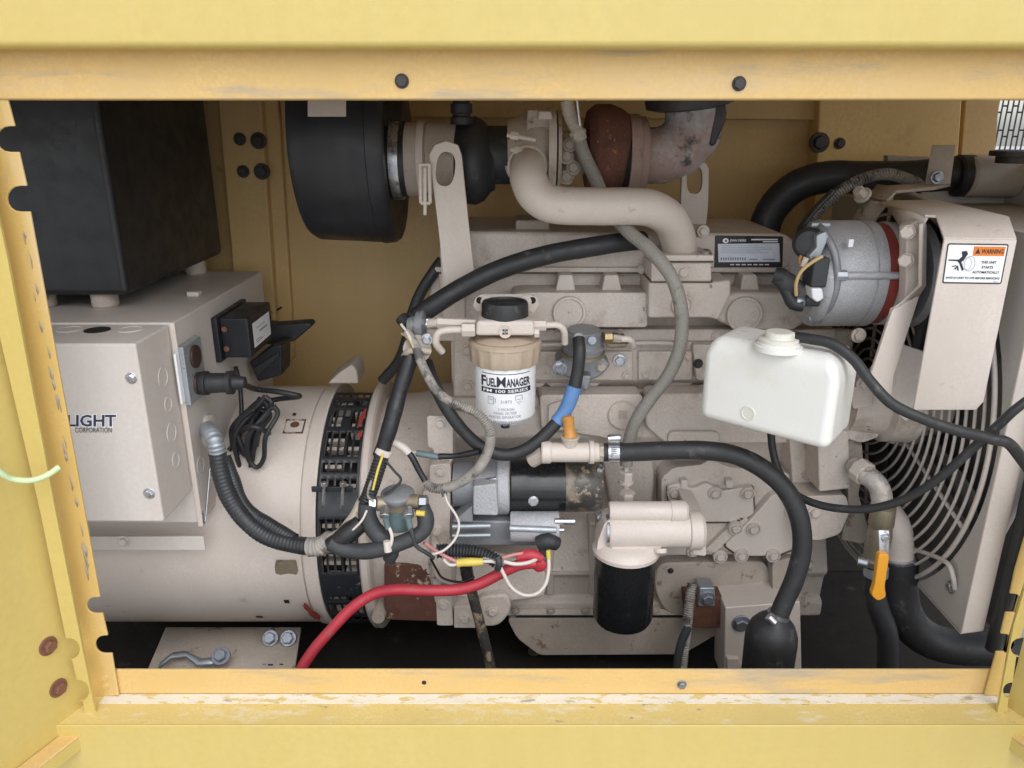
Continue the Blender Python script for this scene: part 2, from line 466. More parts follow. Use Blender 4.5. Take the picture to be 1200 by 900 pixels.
def bolt(x, y, Y, rpx, m='beige', parent=None, ax=(0, -1, 0), washer=1.45, h=0.7, name='bolt', at=None):
    """hex bolt head with washer, facing along ax; alike bolts share mesh data"""
    key = (m, round(washer, 2), round(h, 2))
    if key not in _BOLT:
        bm = bmesh.new()
        def ring(n, r, z, rot=0): return [bm.verts.new((r * math.cos(2 * math.pi * i / n + rot), r * math.sin(2 * math.pi * i / n + rot), z)) for i in range(n)]
        def skin(a, b):
            for i in range(len(a)): bm.faces.new((a[i], a[(i + 1) % len(a)], b[(i + 1) % len(a)], b[i]))
        a, b, c = ring(20, washer, -0.2), ring(20, washer, 0.18), ring(20, washer * 0.94, 0.24)
        skin(a, b); skin(b, c); bm.faces.new(c)
        d, e, f = ring(6, 1, 0.2), ring(6, 1, 0.2 + h * 0.85), ring(6, 0.84, 0.2 + h)
        skin(d, e); skin(e, f); bm.faces.new(f)
        bmesh.ops.recalc_face_normals(bm, faces=bm.faces)
        me = bpy.data.meshes.new(name)
        bm.to_mesh(me); bm.free()
        me.materials.append(MATS[m])
        _BOLT[key] = me
    o = bpy.data.objects.new(name, _BOLT[key])
    p = at if at is not None else P(x, y, Y)
    s = (S(x, y, Y) if at is None else 0.001) * rpx
    q = Vector(ax).to_track_quat('Z', 'Y') @ Matrix.Rotation(random.random() * 1.05, 3, 'Z').to_quaternion()
    o.rotation_mode = 'QUATERNION'
    o.rotation_quaternion = q
    o.scale = (s, s, s)
    col.objects.link(o)
    if parent is not None:
        o.parent = parent
        o.location = p - WORLD_LOC[parent.name]
    else: o.location = p
    WORLD_LOC[o.name] = p
    return o
def disc(name, x, y, Y, rpx, m, parent=None, depth=0.006, ax=(0, -1, 0), ring=0.0, seg=36):
    """round boss or plug facing ax; ring > 0 leaves a raised rim round a sunk middle"""
    r = S(x, y, Y) * rpx
    p = P(x, y, Y)
    d = depth
    if ring:
        pr = [(-d * 2, r), (d * 0.7, r), (d, r * 0.96), (d, r * (1 - ring)), (d * 0.35, r * (1 - ring) * 0.95), (d * 0.25, r * 0.3), (d * 0.25, 0)]
    else:
        pr = [(-d * 2, r), (d * 0.7, r), (d, r * 0.93), (d, 0)]
    return lathe(name, p, ax, pr, m, parent, seg)
def text_mesh(s, bold=0.0):
    c = bpy.data.curves.new('lettering', 'FONT')
    c.body = s
    c.resolution_u = 2
    c.offset = bold
    c.fill_mode = 'FRONT'
    o = bpy.data.objects.new('lettering', c)
    col.objects.link(o)
    bpy.context.view_layer.update()
    me = bpy.data.meshes.new_from_object(o.evaluated_get(bpy.context.evaluated_depsgraph_get()))
    bpy.data.objects.remove(o)
    bpy.data.curves.remove(c)
    return me
def lettering(s, fn, m, parent, bold=0.0, name='lettering'):
    """flat print: fn maps (0..1, 0..1) of the text's box to a world point"""
    me = text_mesh(s, bold)
    xs = [v.co.x for v in me.vertices]; ys = [v.co.y for v in me.vertices]
    x0, x1, y0, y1 = min(xs), max(xs), min(ys), max(ys)
    for v in me.vertices:
        v.co = fn((v.co.x - x0) / (x1 - x0), (v.co.y - y0) / (y1 - y0))
    return link(name, me, m, parent)
def rect_fn(x0, y0, x1, y1, Y):  # photo rectangle on the plane Y
    a, b = P(x0, y1, Y), P(x1, y1, Y)
    c, d = P(x0, y0, Y), P(x1, y0, Y)
    return lambda u, v: (a * (1 - u) + b * u) * (1 - v) + (c * (1 - u) + d * u) * v
def dashes(name, rects, fn, m, parent):
    """lines of print too small to read: one flat mesh of little bars"""
    bm = bmesh.new()
    for u0, v0, u1, v1 in rects:
        bm.faces.new([bm.verts.new(fn(*p)) for p in ((u0, v0), (u1, v0), (u1, v1), (u0, v1))])
    return finish(bm, name, m, parent)
def flat_poly(name, uvs, fn, m, parent):
    bm = bmesh.new()
    bm.faces.new([bm.verts.new(fn(*p)) for p in uvs])
    return finish(bm, name, m, parent)
def clamp_band(name, a, b, r, m, parent, screw=True):
    """worm-drive hose clamp between two axis points, with its screw box"""
    a, b = Vector(a), Vector(b)
    L_ = (b - a).length
    o = lathe(name, a, b - a, [(0, r * 0.98), (0, r), (L_, r), (L_, r * 0.98)], m, parent, 32)
    return o

def struct(o, kind='structure'):
    o['kind'] = kind
    return o
def sp(px, x, y, Y): return S(x, y, Y) * px
def zrow(y, Y): return P(600, y, Y).z

# =================================================================== the setting
g = box('ground', (-60, -60, -0.05), (60, 60, 0.0), 'ground', bev=0); struct(g)
ZF = zrow(880, 0.20)              # floor pan of the housing
f = box('floor', (-1.5, -0.055, ZF - 0.03), (1.5, 0.92, ZF), 'floor_dirt', bev=0); struct(f)
RW = 0.90
rw = box('rear_wall', (-1.5, RW, ZF), (P(1166, 150, RW).x, RW + 0.006, ZC + 0.30), 'yellow_inside', bev=0); struct(rw)
prism('wall_post', [(250, 60), (302, 60), (326, 420), (282, 420)], RW - 0.05, RW - 0.002, 'yellow_inside', rw, bev=0.004)
prism('post_flange', [(303, 60), (322, 60), (345, 420), (327, 420)], RW - 0.022, RW - 0.002, 'yellow_inside', rw, bev=0.003)
prism('header_panel', [(330, 60), (962, 60), (960, 141), (334, 136)], RW - 0.03, RW - 0.002, 'yellow_inside', rw, bev=0.004)
prism('wall_panel', [(963, 60), (1132, 60), (1118, 260), (954, 260)], RW - 0.06, RW - 0.002, 'yellow_panel_lit', rw, bev=0.005)
prism('wall_return', [(1136, 60), (1176, 60), (1160, 260), (1120, 260)], RW - 0.025, RW - 0.002, 'yellow_inside', rw, bev=0.003)
for x, y in ((281, 163), (285, 201), (303, 165), (307, 201)):
    bolt(x, y, RW - 0.052, 5.0 if x < 300 else 6.5, 'bolt_dark', rw)
bolt(960, 167, RW - 0.062, 8, 'bolt_dark', rw)
bolt(984, 168, RW - 0.062, 4.5, 'bolt_dark', rw)
# louvred vent in the far corner, daylight behind it
bm = bmesh.new()
gx0, gx1 = P(1164, 150, RW).x, P(1300, 150, RW).x
gz0, gz1 = zrow(215, RW), ZC + 0.30
def addbox(bm, lo, hi):
    r = bmesh.ops.create_cube(bm, size=1)
    for v in r['verts']:
        v.co = Vector([lo[i] + (v.co[i] + 0.5) * (hi[i] - lo[i]) for i in range(3)])
nx = 22
for i in range(nx + 1):
    x = gx0 + (gx1 - gx0) * i / nx
    addbox(bm, (x - 0.0015, RW, gz0), (x + 0.0015, RW + 0.002, gz1))
for k in range(9):
    z = gz0 + (gz1 - gz0) * k / 8
    for i in range(nx):
        x0 = gx0 + (gx1 - gx0) * i / nx
        x1 = gx0 + (gx1 - gx0) * (i + 1) / nx
        dz = 0.014 if i % 2 else 0.0
        addbox(bm, (x0, RW + 0.0005, z + dz - 0.002), (x1, RW + 0.0015, z + dz + 0.002))
gr = finish(bm, 'vent_grille', 'bolt_dark', rw)
gr['kind'] = 'stuff'
box('lower_wall', (gx0, RW, ZF), (1.5, RW + 0.006, gz0), 'yellow_inside', rw, bev=0)
lw = struct(box('side_wall', (-1.5, 0.02, ZF), (-1.494, RW, ZC + 0.30), 'yellow_inside', bev=0))
# the radiator end is left open: air blows out there
box('shade_backing', (-1.4, RW - 0.06, ZF), (1.4, RW - 0.002, ZC - 0.90), 'floor_dirt', rw, bev=0.004)  # added black box, painting in the shade low behind the engine
rf = struct(box('roof', (-1.55, -0.05, ZC + 0.3005), (1.55, 0.95, ZC + 0.306), 'yellow_inside', bev=0))

# =================================================================== yellow housing front
en = thing('enclosure', 'yellow steel generator housing with a wide open service hatch', 'equipment housing', (600, 860, 0))
zb, zt = zrow(117, 0), zrow(40, 0)
tb = box('top_beam', (-1.45, -0.003, zb), (1.45, 0.03, zt), 'yellow_frame', en, bev=0.003)
for x, y in ((471, 95), (866, 98)): bolt(x, y, -0.003, 7, 'bolt_dark', tb, washer=1.2, h=0.6)
zl = zrow(56, -0.042)
box('roof_lip', (-1.5, -0.042, zl), (1.5, 0.0, ZC + 0.30), 'yellow', en, bev=0.008, seg=3)
def slot(a, b, d, side):
    """rounded slot cut into an outline edge from a to b, d pixels deep towards side (-1 left)"""
    out = [a]
    r = abs(b[1] - a[1]) / 2
    ccx, ccy = (a[0] + b[0]) / 2 + side * (d - r), (a[1] + b[1]) / 2
    up = 1 if b[1] > a[1] else -1
    for k in range(9):
        t = math.pi * k / 8
        out.append((ccx + side * math.sin(t) * r, ccy - up * math.cos(t) * r))
    out.append(b)
    return out
jl = [(3, 95)] + slot((17, 148), (22, 178), 24, -1) + slot((31, 218), (35, 248), 25, -1) + [(99, 600)] + \
    slot((117, 700), (120, 719), 17, -1) + slot((126, 745), (131, 766), 17, -1) + [(139, 815), (110, 818), (67, 600), (10, 300), (-45, 40), (-12, 40)]
lj = prism('jamb', jl, 0.0, 0.004, 'yellow_jamb', en, bev=0.0012)
rm = [(27, 262), (34, 300), (43, 352), (54, 410), (66, 470), (77, 530), (88, 590), (97, 640), (106, 690)]
rb_ = random.Random(2)
quads = []
for k in range(26):
    t = rb_.random() * (len(rm) - 1.3); i_ = int(t); fr = t - i_
    x = rm[i_][0] + (rm[i_ + 1][0] - rm[i_][0]) * fr + (rb_.random() - .5) * 5; y = rm[i_][1] + (rm[i_ + 1][1] - rm[i_][1]) * fr
    h = 5 + rb_.random() * 20; wd_ = .5 + rb_.random() * 1.5; lean = h * .18
    quads.append([(x - wd_ * .3, y, -.0005 - k * .00001), (x + wd_ * .5, y + h * .1, -.0005 - k * .00001), (x + lean + wd_, y + h * .6, -.0005 - k * .00001), (x + lean * 1.3, y + h, -.0005 - k * .00001), (x + lean - wd_, y + h * .55, -.0005 - k * .00001)])
rub = sheet('rub_marks', quads, 'rubbed', lj, th=.0003)
rub['kind'] = 'stuff'
for y in (794, 804): disc('rivet', 123 + (y - 794) * 0.1, y, 0, 4, 'yellow_frame', lj, depth=0.002)
jr = [(1222, 560), (1190, 668), (1184, 696)] + slot((1184, 696), (1179, 718), 17, 1)[1:] + slot((1173, 743), (1168, 764), 17, 1) + \
    [(1154, 815), (1171, 815), (1187, 729), (1200, 685), (1240, 560)]
prism('jamb', jr, 0.0, 0.004, 'yellow_jamb', en, bev=0.0012)
zs0, zs1 = zrow(816, 0), zrow(788, 0)
sl = box('sill_flange', (P(130, 815, 0).x, 0.006, zs0), (P(1162, 815, 0).x, 0.010, zs1), 'yellow_frame', en, bev=0.001)
bolt(799, 802, 0.006, 4.5, 'bolt_blue', sl, washer=1.25)
disc('hole', 497, 800, 0.0055, 2.6, 'dark', sl, depth=0.0006)
box('sill_ledge', (-0.76, -0.06, zs0 - 0.006), (0.80, 0.008, zs0 - 0.001), 'yellow_worn_lit', en, bev=0.0)
box('chalky_strip', (P(122, 818, 0).x, -0.015, zs0 - 0.0012), (P(1166, 818, 0).x, 0.0055, zs0 - 0.0003), 'chalk', en, bev=0)
box('front_panel', (-1.0, -0.0625, 0.12), (1.1, -0.0585, zs0 - 0.0005), 'yellow', en, bev=0.0018)
# the two doors stand open, seen edge-on at both ends of the hatch
def door(side, lbl):
    d = thing('door', lbl, 'door', (48 if side < 0 else 1200, 853, -0.03))
    zt_, zb_ = ZC + 0.14, zrow(853, -0.05)
    if side < 0:
        strip = [(-45, 60), (8, 300), (65, 600), (108, 818), (114, 842), (101, 856)] + slot((97, 822), (90, 797), 11, 1) + slot((84, 773), (77, 748), 13, 1) + [(47, 600), (-3, 383), (-75, 60)]
        hx = P(47, 600, -0.03).x
    else:
        strip = [(1240, 560), (1201, 690), (1188, 733), (1172, 820), (1168, 838), (1180, 834)] + slot((1182, 819), (1187, 800), 9, -1) + slot((1191, 770), (1196, 748), 9, -1) + [(1212, 690), (1262, 560)]
        hx = P(1187, 800, -0.03).x
    prism('edge_flange', strip, -0.035, -0.030, 'yellow', d, bev=0.0012)
    vx, vy = side * 0.39, -0.92
    nx_, ny_ = -side * 0.92, -0.39                     # inner face looks into the hatch
    def slab(s0, s1, n0, n1, z0, z1, name, m):
        bm = bmesh.new()
        base = [(hx + vx * s + nx_ * n, -0.036 + vy * s + ny_ * n) for s, n in ((s0, n0), (s1, n0), (s1, n1), (s0, n1))]
        lo = [bm.verts.new((x, y, z0)) for x, y in base]
        hi = [bm.verts.new((x, y, z1)) for x, y in base]
        bm.faces.new(lo[::-1]); bm.faces.new(hi)
        for i in range(4): bm.faces.new((lo[i], lo[(i + 1) % 4], hi[(i + 1) % 4], hi[i]))
        return finish(bm, name, m, d, bev=0.0012)
    slab(-0.055 if side < 0 else -0.012, 0.55, -0.016, -0.012, zb_ - 0.012, zt_, 'door_panel', 'yellow')
    slab(-0.02, 0.55, -0.011, 0.016, zb_ - 0.008, zb_ - 0.003, 'bottom_flange', 'yellow_frame')
    slab(0.003, 0.55, 0.012, 0.016, zb_ - 0.03, zb_ - 0.0085, 'bottom_lip', 'yellow')
    return d, hx, vx, vy
dl, hx, vx, vy = door(-1, 'yellow door at the generator end, swung open with two rusty oval bolts')
def on_door(px, py):             # point of the left door's inner face under a photo pixel
    r = ray(px, py)
    nrm = Vector((0.92, -0.39, 0)).normalized()
    o = Vector((hx, -0.036, 0)) - nrm * 0.012
    t = (o - CAM).dot(nrm) / r.dot(nrm)
    return CAM + r * t
for x, y in ((56, 757), (68, 806)):
    p = on_door(x, y)
    nrm = Vector((0.92, -0.39, 0))
    bolt(0, 0, 0, 9.5, 'rust_bolt', dl, ax=nrm.normalized(), at=p, washer=1.5, h=0.8)
door(1, 'yellow door sliver at the radiator end, swung open beside the sill')

# =================================================================== left: black box, junction box, charger
zj = P(203, 378, 0.25).z         # top of the junction box
bx = thing('equipment_box', 'large plain black box standing on short round feet', 'box', (150, 347, 0.33))
xr = P(150, 347, 0.33).x
zbb = zrow(347, 0.33)
box('case', (-1.30, 0.33, zbb), (xr, 0.80, ZC + 0.22), 'black_plastic', bx, bev=0.012, seg=3)
for (x, y, Y) in ((132, 356, 0.37), (236, 318, 0.70), (60, 356, 0.37)):
    p = PZ(x, y, zj); 
    lathe('foot', (p.x, Y, zj), (0, 0, 1), [(0, 0.020), (0.004, 0.023), (zbb - zj - 0.004, 0.023), (zbb - zj + 0.002, 0.020)], 'beige_dirty', bx, 24)
jb = thing('junction_box', 'beige sheet steel electrical box with lettered cover and round knockouts', 'junction box', (203, 640, 0.25))
xjr = P(203, 378, 0.25).x
zjb = zrow(644, 0.25)
box('body', (-1.25, 0.25, zjb + 0.055), (xjr, 0.73, zj), 'beige_sheet', jb, bev=0.003)
box('bottom_flange', (-1.25, 0.247, zjb), (xjr, 0.252, zrow(628, 0.25)), 'beige_sheet', jb, bev=0.0012)
bolt(145, 634, 0.247, 5, 'beige_sheet', jb)
xc = P(158, 400, 0.13).x
zc0 = zrow(612, 0.13)
cv = box('cover', (-1.25, 0.13, zc0), (xc, 0.2495, zj - 0.003), 'beige_sheet', jb, bev=0.004)
box('cover_seam', (xjr - 0.006, 0.246, zjb + 0.05), (xjr + 0.003, 0.25, zj), 'beige', jb, bev=0.001)
bolt(154, 443, 0.13, 4.6, 'zinc', cv, washer=1.5)
bolt(175, 578, 0.13, 4.6, 'zinc', cv, washer=1.5)
# knockouts on the cover's side (plane X = xc), along its middle
def onX(px, py, X):
    r = ray(px, py)
    return CAM + r * (X / r.x)
def ring_plate(name, p, ax, r, m, parent, hole=None):
    return lathe(name, p, ax, [(-0.001, r), (0.0012, r), (0.0012, r * 0.86), (0.0003, r * 0.82), (0.0004, r * 0.3), (0.0004, 0)], m, parent, 28)
for (x, y, r) in ((191, 442, 12.5), (197, 474, 9.5), (201, 507, 12.5), (206, 539, 9.5)):
    p = onX(x, y, xc)
    ring_plate('knockout', p, (1, 0, 0), S(x, y, p.y) * r, 'beige_sheet', cv)
for (x, y) in ((235, 545), ):
    p = onX(x, y, xjr); ring_plate('knockout', p, (1, 0, 0), S(x, y, p.y) * 11, 'beige_sheet', jb)
for (x, y, m_) in ((82, 386, 'beige_sheet'), (114, 387, 'dark'), (153, 386, 'beige_sheet')):
    p = PZ(x, y, zj - 0.003); ring_plate('knockout', p, (0, 0, 1), 0.020, m_, cv)
p = PZ(228, 347, zj); box('clip', (p.x - 0.012, p.y - 0.010, zj), (p.x + 0.012, p.y + 0.010, zj + 0.010), 'beige', jb)
lettering('LIGHT', rect_fn(79, 486, 136, 500, 0.1290), 'ink_navy', cv, bold=0.025)
lettering('CORPORATION', rect_fn(88, 501, 131, 507, 0.1290), 'ink', cv)
lettering('LIGHT', rect_fn(78, 484.8, 137.2, 501.4, 0.1295), 'label_white', cv, bold=0.075, name='decal')
# outlet with two sockets on the right face
XO = xjr + 0.012
def opx(px, py): return onX(px, py, XO)
po = thing('power_outlet', 'grey metal outlet plate with two brown sockets on the beige box', 'power outlet', opx(228, 440))
ya, yb = opx(219, 440).y, opx(240, 430).y
zo1, zo0 = opx(219, 404).z, opx(219, 480).z
box('plate', (xjr, ya, zo0), (XO, yb, zo1), 'outlet_plate', po, bev=0.002)
box('mounting_frame', (xjr, ya - 0.014, zo0 + 0.008), (XO - 0.008, ya - 0.0005, zo1 - 0.008), 'label_white', po, bev=0.001)
ym = (ya + yb) / 2
for k in (0.74, 0.27):
    zz = zo0 + (zo1 - zo0) * k
    lathe('socket', (XO - 0.001, ym, zz), (1, 0, 0), [(0, 0.020), (0.006, 0.020), (0.0065, 0.018), (0.0065, 0)], 'socket_brown', po, 28)
pc = thing('power_lead', 'black plug with its coiled cord hanging beside the beige box', 'power lead', opx(235, 455))
zz = zo0 + (zo1 - zo0) * 0.27
lathe('plug', (XO + 0.006, ym, zz), (1, 0, 0.02), [(0, 0.019), (0.004, 0.0215), (0.012, 0.0215), (0.013, 0.018), (0.040, 0.0175), (0.046, 0.0165), (0.047, 0.021), (0.056, 0.021), (0.058, 0.013), (0.078, 0.010), (0.080, 0.0055)], 'black_rubber', pc, 28)
pe = Vector((XO + 0.084, ym, zz))
tube('cord', [Vector((XO + 0.076, ym, zz)), P(300, 456, 0.40), P(325, 459, 0.38), P(347, 463, 0.38), P(349, 465, 0.40), P(325, 468, 0.41), P(306, 474, 0.40), P(292, 500, 0.36)], 0.0052, 'black_rubber', pc)
rnd = random.Random(4)
for k in range(8):
    pts = []
    j = lambda a: (rnd.random() - 0.5) * a
    cxs, wid = j(13), 12 + j(6)
    top, bot = 472 + j(22), 543 + j(24)
    for a in range(9):
        t = a / 8 * 2 * math.pi
        x = 298 + math.sin(t) * (11 + j(3)) + (16 if math.cos(t) > 0.3 else -7) * (0.8 + j(0.3)) 
        y = (top + bot) / 2 - math.cos(t) * (bot - top) / 2
        pts.append((x + cxs + (k - 4) * 1.2, y, 0.40 - 0.008 * k - (0.012 if 500 < y < 520 else 0)))
    tube('coil', pts, 0.0046, 'black_rubber', pc, seg=10)
tube('tie', [(283, 505, 0.35), (292, 500, 0.32), (305, 502, 0.32), (315, 508, 0.35)], 0.005, 'black_rubber', pc, seg=10)
# small black charger with white label
XB = xjr
ch = thing('battery_charger', 'small black box with white label fixed to the beige box', 'battery charger', onX(250, 400, XB))
y0c, y1c = onX(246, 400, XB).y, onX(246, 400, XB).y + 0.20
pA = onX(247, 372, XB); pB = onX(247, 430, XB)
y0c = pA.y; y1c = y0c + 0.155
xo1 = P(289, 385, y0c).x
box('flange', (XB, y0c - 0.004, pB.z), (XB + 0.012, y1c + 0.012, pA.z), 'black_plastic', ch, bev=0.003)
cs = box('case', (XB + 0.011, y0c + 0.010, pB.z + 0.006), (xo1, y1c, pA.z - 0.004), 'black_plastic', ch, bev=0.003)
yl0, yl1 = y0c + 0.030, y1c - 0.018
zl0, zl1 = pB.z + 0.020, pA.z - 0.020
lf = lambda u, v: Vector((xo1 + 0.0008, yl0 + (yl1 - yl0) * u, zl0 + (zl1 - zl0) * v))
lf2 = lambda u, v: Vector((xo1 + 0.0012, yl0 + (yl1 - yl0) * u, zl0 + (zl1 - zl0) * v))
flat_poly('label', [(0, 0), (1, 0), (1, 1), (0, 1)], lf, 'label_white', cs)
dashes('print', [(0.35, 0.48, 0.8, 0.56), (0.12, 0.15, 0.5, 0.19), (0.12, 0.24, 0.4, 0.27), (0.2, 0.7, 0.7, 0.73)], lf2, 'ink_grey', cs)
for zz_ in (0.28, 0.72):
    bolt(0, 0, 0, 4, 'rust_bolt', ch, ax=(0, -1, 0), at=Vector((XB + 0.020, y0c + 0.006, pB.z + (pA.z - pB.z) * zz_)), washer=1.4)
fl = thing('cable_flap', 'black pointed rubber flap sticking out behind the charger', 'flap', (320, 392, 0.66))
prism('flap', [(300, 378), (322, 381), (362, 378), (366, 382), (345, 400), (318, 404), (300, 404)], 0.64, 0.68, 'black_rubber', fl, bev=0.004)
tr = thing('terminal_block', 'black ribbed block mounted below the charger', 'terminal block', (315, 430, 0.62))
prism('body', [(292, 425), (318, 405), (330, 404), (330, 440), (302, 448)], 0.55, 0.62, 'black_plastic', tr, bev=0.004)
prism('fin', [(296, 432), (303, 440), (327, 418), (327, 412)], 0.543, 0.551, 'black_rubber', tr, bev=0.002)
tube('braided_lead', [(276, 430, 0.47), (281, 452, 0.45), (283, 485, 0.42), (280, 512, 0.40), (268, 528, 0.38)], 0.0045, 'tape_black', tr)
wc = thing('wall_cable_tie', 'thin dark wire clipped to the tan rear wall', 'wire', (338, 340, RW))
tube('wire', [(339, 340, RW - 0.004), (336, 352, RW - 0.006), (330, 360, RW - 0.02), (318, 366, RW - 0.05)], 0.0028, 'tape_black', wc, seg=8)
disc('stud', 339, 338, RW, 3.5, 'bolt_dark', wc, depth=0.008)

# =================================================================== generator barrel
GY = 0.55
GZ, GR = fit_cyl(448, 733, GY)
GF = GY - GR
def gx(px): return P(px, 585, GF + 0.01).x
ge = thing('generator', 'beige generator barrel with a black slotted vent band', 'generator', (300, 740, GY))
X0 = gx(40)
gp = lambda L_: [(gx(a) - X0, r * GR) for a, r in L_]
lathe('barrel', (X0, GY, GZ), (1, 0, 0), gp([(40, .97), (346, .97), (347, .955), (348.5, .955), (349.5, .985), (364, 1.0), (366, .995), (366.5, .88)]), 'beige', ge, 128, smooth=25)
lathe('inner_core', (gx(366), GY, GZ), (1, 0, 0), [(0, GR * .86), (gx(420) - gx(366), GR * .86)], 'dark', ge, 64)
bmv = bmesh.new()
for k in range(40):
    a = R(-85 + 4.4 * k)
    for x0_, x1_ in ((gx(372), gx(392)), (gx(398), gx(412))):
        if (k * 7 + int(x0_ * 100)) % 3 == 0: continue
        ci = [Vector((x, GY - r_ * math.cos(t), GZ + r_ * math.sin(t))) for x in (x0_, x1_) for r_ in (GR * .85, GR * .935) for t in (a - R(.9), a + R(.9))]
        vv = [bmv.verts.new(c) for c in ci]
        for q in ((0, 1, 3, 2), (4, 6, 7, 5), (0, 2, 6, 4), (1, 5, 7, 3), (2, 3, 7, 6)): bmv.faces.new([vv[i] for i in q])
sv = finish(bmv, 'stator_fins', 'beige_dirty', ge)
sv['kind'] = 'stuff'
# slotted screen: a real grid with holes
bm = bmesh.new()
phis = []                        # rows from the top round the front to below: (height in degrees, kind)
rows = [(7, 's'), (7, 's'), (14, 'b'), (15, 'l'), (7, 's'), (7, 's'), (5, 'n'), (5, 'n'), (15, 'l'), (12, 'l'), (11, 'n'), (6, 's'), (12, 'l'), (9, 's'), (8, 's'), (12, 'l'), (8, 's'), (8, 's')]
xs_ = [gx(366), gx(369)]
ncol = 5
for k in range(ncol):
    a = gx(369) + (gx(414) - gx(369)) * (k + 0.14) / ncol
    b = gx(369) + (gx(414) - gx(369)) * (k + 0.86) / ncol
    xs_ += [a, b]
xs_ += [gx(414), gx(418)]
RS = GR * .975
def cyl(x, ph, r): return Vector((x, GY - r * math.cos(ph), GZ + r * math.sin(ph)))
ph = R(88)
cuts = []
for hdeg, kd in rows:
    a, b = ph, ph - R(hdeg)
    m_ = R(1.4)
    cuts.append((a, a - m_, None)); cuts.append((a - m_, b + m_, kd)); cuts.append((b + m_, b, None))
    ph = b
for a, b, kd in cuts:
    nsub = max(1, int(abs(a - b) / R(4)))
    for s in range(nsub):
        a1 = a + (b - a) * s / nsub; b1 = a + (b - a) * (s + 1) / nsub
        for i in range(len(xs_) - 1):
            hole = kd in ('s', 'l', 'b') and i >= 2 and (i % 2 == 0) and i < len(xs_) - 2
            if kd == 'b' and rnd.random() < 0.45: hole = False
            if hole: continue
            bm.faces.new([bm.verts.new(cyl(x, t, RS)) for x, t in ((xs_[i], a1), (xs_[i + 1], a1), (xs_[i + 1], b1), (xs_[i], b1))])
bmesh.ops.remove_doubles(bm, verts=bm.verts, dist=1e-5)
sc = finish(bm, 'vent_screen', 'screen_black', ge, smooth=20)
so_ = sc.modifiers.new('thickness', 'SOLIDIFY'); so_.thickness = 0.003; so_.offset = 0
for x in (380, 402): 
    rod('clamp_screw', P(x, 570, GF - 0.004), P(x - 1, 592, GF - 0.004), 0.0028, 'zinc', ge, 10)
    rod('clamp_screw', P(x, 565, GF - 0.004), P(x, 570, GF - 0.004), 0.006, 'zinc', ge, 10)
box('screen_joint', (gx(367), GF + 0.004, zrow(578, GF)), (gx(415), GF + 0.009, zrow(572, GF)), 'screen_black', ge, bev=0.001)
for x0_, y0_, x1_, y1_ in ((338, 490, 357, 507),):
    pass
# plates on the barrel
def barrel_fn(x0, y0, x1, y1, off=0.0015, rr=.97):
    r_ = GR * rr + off
    def zph(y):
        a = TH + math.atan((y - 450) / FOC)
        # first hit of the row's plane with the barrel
        d = Vector((math.cos(a), -math.sin(a)))
        o = Vector((-1 - GY, ZC - GZ))
        bq = o.dot(d); cq = o.dot(o) - r_ * r_
        t = -bq - math.sqrt(max(0, bq * bq - cq))
        q = o + d * t
        return math.atan2(q.y, -q.x)
    pa, pb = zph(y0), zph(y1)
    yy = GY - r_ * math.cos((pa + pb) / 2)
    xa, xb = P(x0, (y0 + y1) / 2, yy).x, P(x1, (y0 + y1) / 2, yy).x
    return lambda u, v: cyl(xa + (xb - xa) * u, pb + (pa - pb) * v, r_)
def barrel_patch(name, x0, y0, x1, y1, m, parent, uv=((0, 0), (1, 0), (1, 1), (0, 1)), off=0.0015, rr=.97):
    return flat_poly(name, uv, barrel_fn(x0, y0, x1, y1, off, rr), m, parent)
pl = barrel_patch('sticker', 333, 491, 357, 508, 'rust_patchy', ge, off=0.0010)
pl2 = barrel_patch('sticker_print', 335, 493, 355, 506, 'beige', ge, off=0.0016)
barrel_patch('sticker_mark', 340, 494, 351, 501, 'rust', ge, uv=[(0.5 + 0.5 * math.cos(a * math.pi / 6), 0.5 + 0.5 * math.sin(a * math.pi / 6)) for a in range(12)], off=0.0022)
barrel_patch('torn_sticker', 322, 656, 349, 674, 'brass_dull', ge, uv=((0, 0.1), (0.2, 0), (0.55, 0.12), (0.9, 0.02), (1, 0.3), (0.95, 1), (0.1, 1), (0, 0.6)))
barrel_patch('torn_sticker_edge', 320, 654, 351, 676, 'beige', ge, off=0.0008)
barrel_patch('red_mark', 357, 706, 373, 727, 'red_paint', ge, uv=((0, 0.95), (0.12, .86), (.22, 1), (0.38, .93), (.55, .78), (.6, .62), (.8, .55), (1, 0.3), (.93, .12), (0.75, 0), (.62, .1), (0.5, 0.08), (.3, .35), (.28, .55), (.1, .7)), rr=1.0)
for (x0, y0, x1, y1) in ((333, 703, 339, 707), (300, 722, 308, 724), (343, 484, 347, 487)): barrel_patch('chip', x0, y0, x1, y1, 'dark', ge)
# flange and bell behind the band
lathe('flange_ring', (gx(417), GY, GZ), (1, 0, 0), [(0, GR * .9), (0, GR * 1.0), (0.004, GR * 1.02), (gx(429) - gx(417) - 0.004, GR * 1.02), (gx(429) - gx(417), GR * 1.0), (gx(430) - gx(417), GR * .93)], 'beige', ge, 112, smooth=30)
for (x0, y0, x1, y1, uv) in ((418, 478, 429, 502, ((.2, 0), (.45, .06), (.5, .2), (.7, .16), (.72, .4), (.95, .5), (.84, .7), (.9, .95), (.7, .98), (.62, .8), (.45, .84), (.42, .6), (.22, .55), (.3, .3))), (418, 503, 426, 516, ((.1, .2), (.35, .25), (.5, 0), (.62, .3), (.85, .4), (.75, .62), (.9, .8), (.6, .95), (.5, .75), (.25, .82)))):
    barrel_patch('red_chip', x0, y0, x1, y1, 'red_paint', ge, uv=uv, rr=1.02)
prism('lifting_tab', [(383, 450), (398, 436), (412, 427), (418, 434), (420, 450)], GY - 0.06, GY + 0.02, 'beige_dirty', ge, bev=0.004)
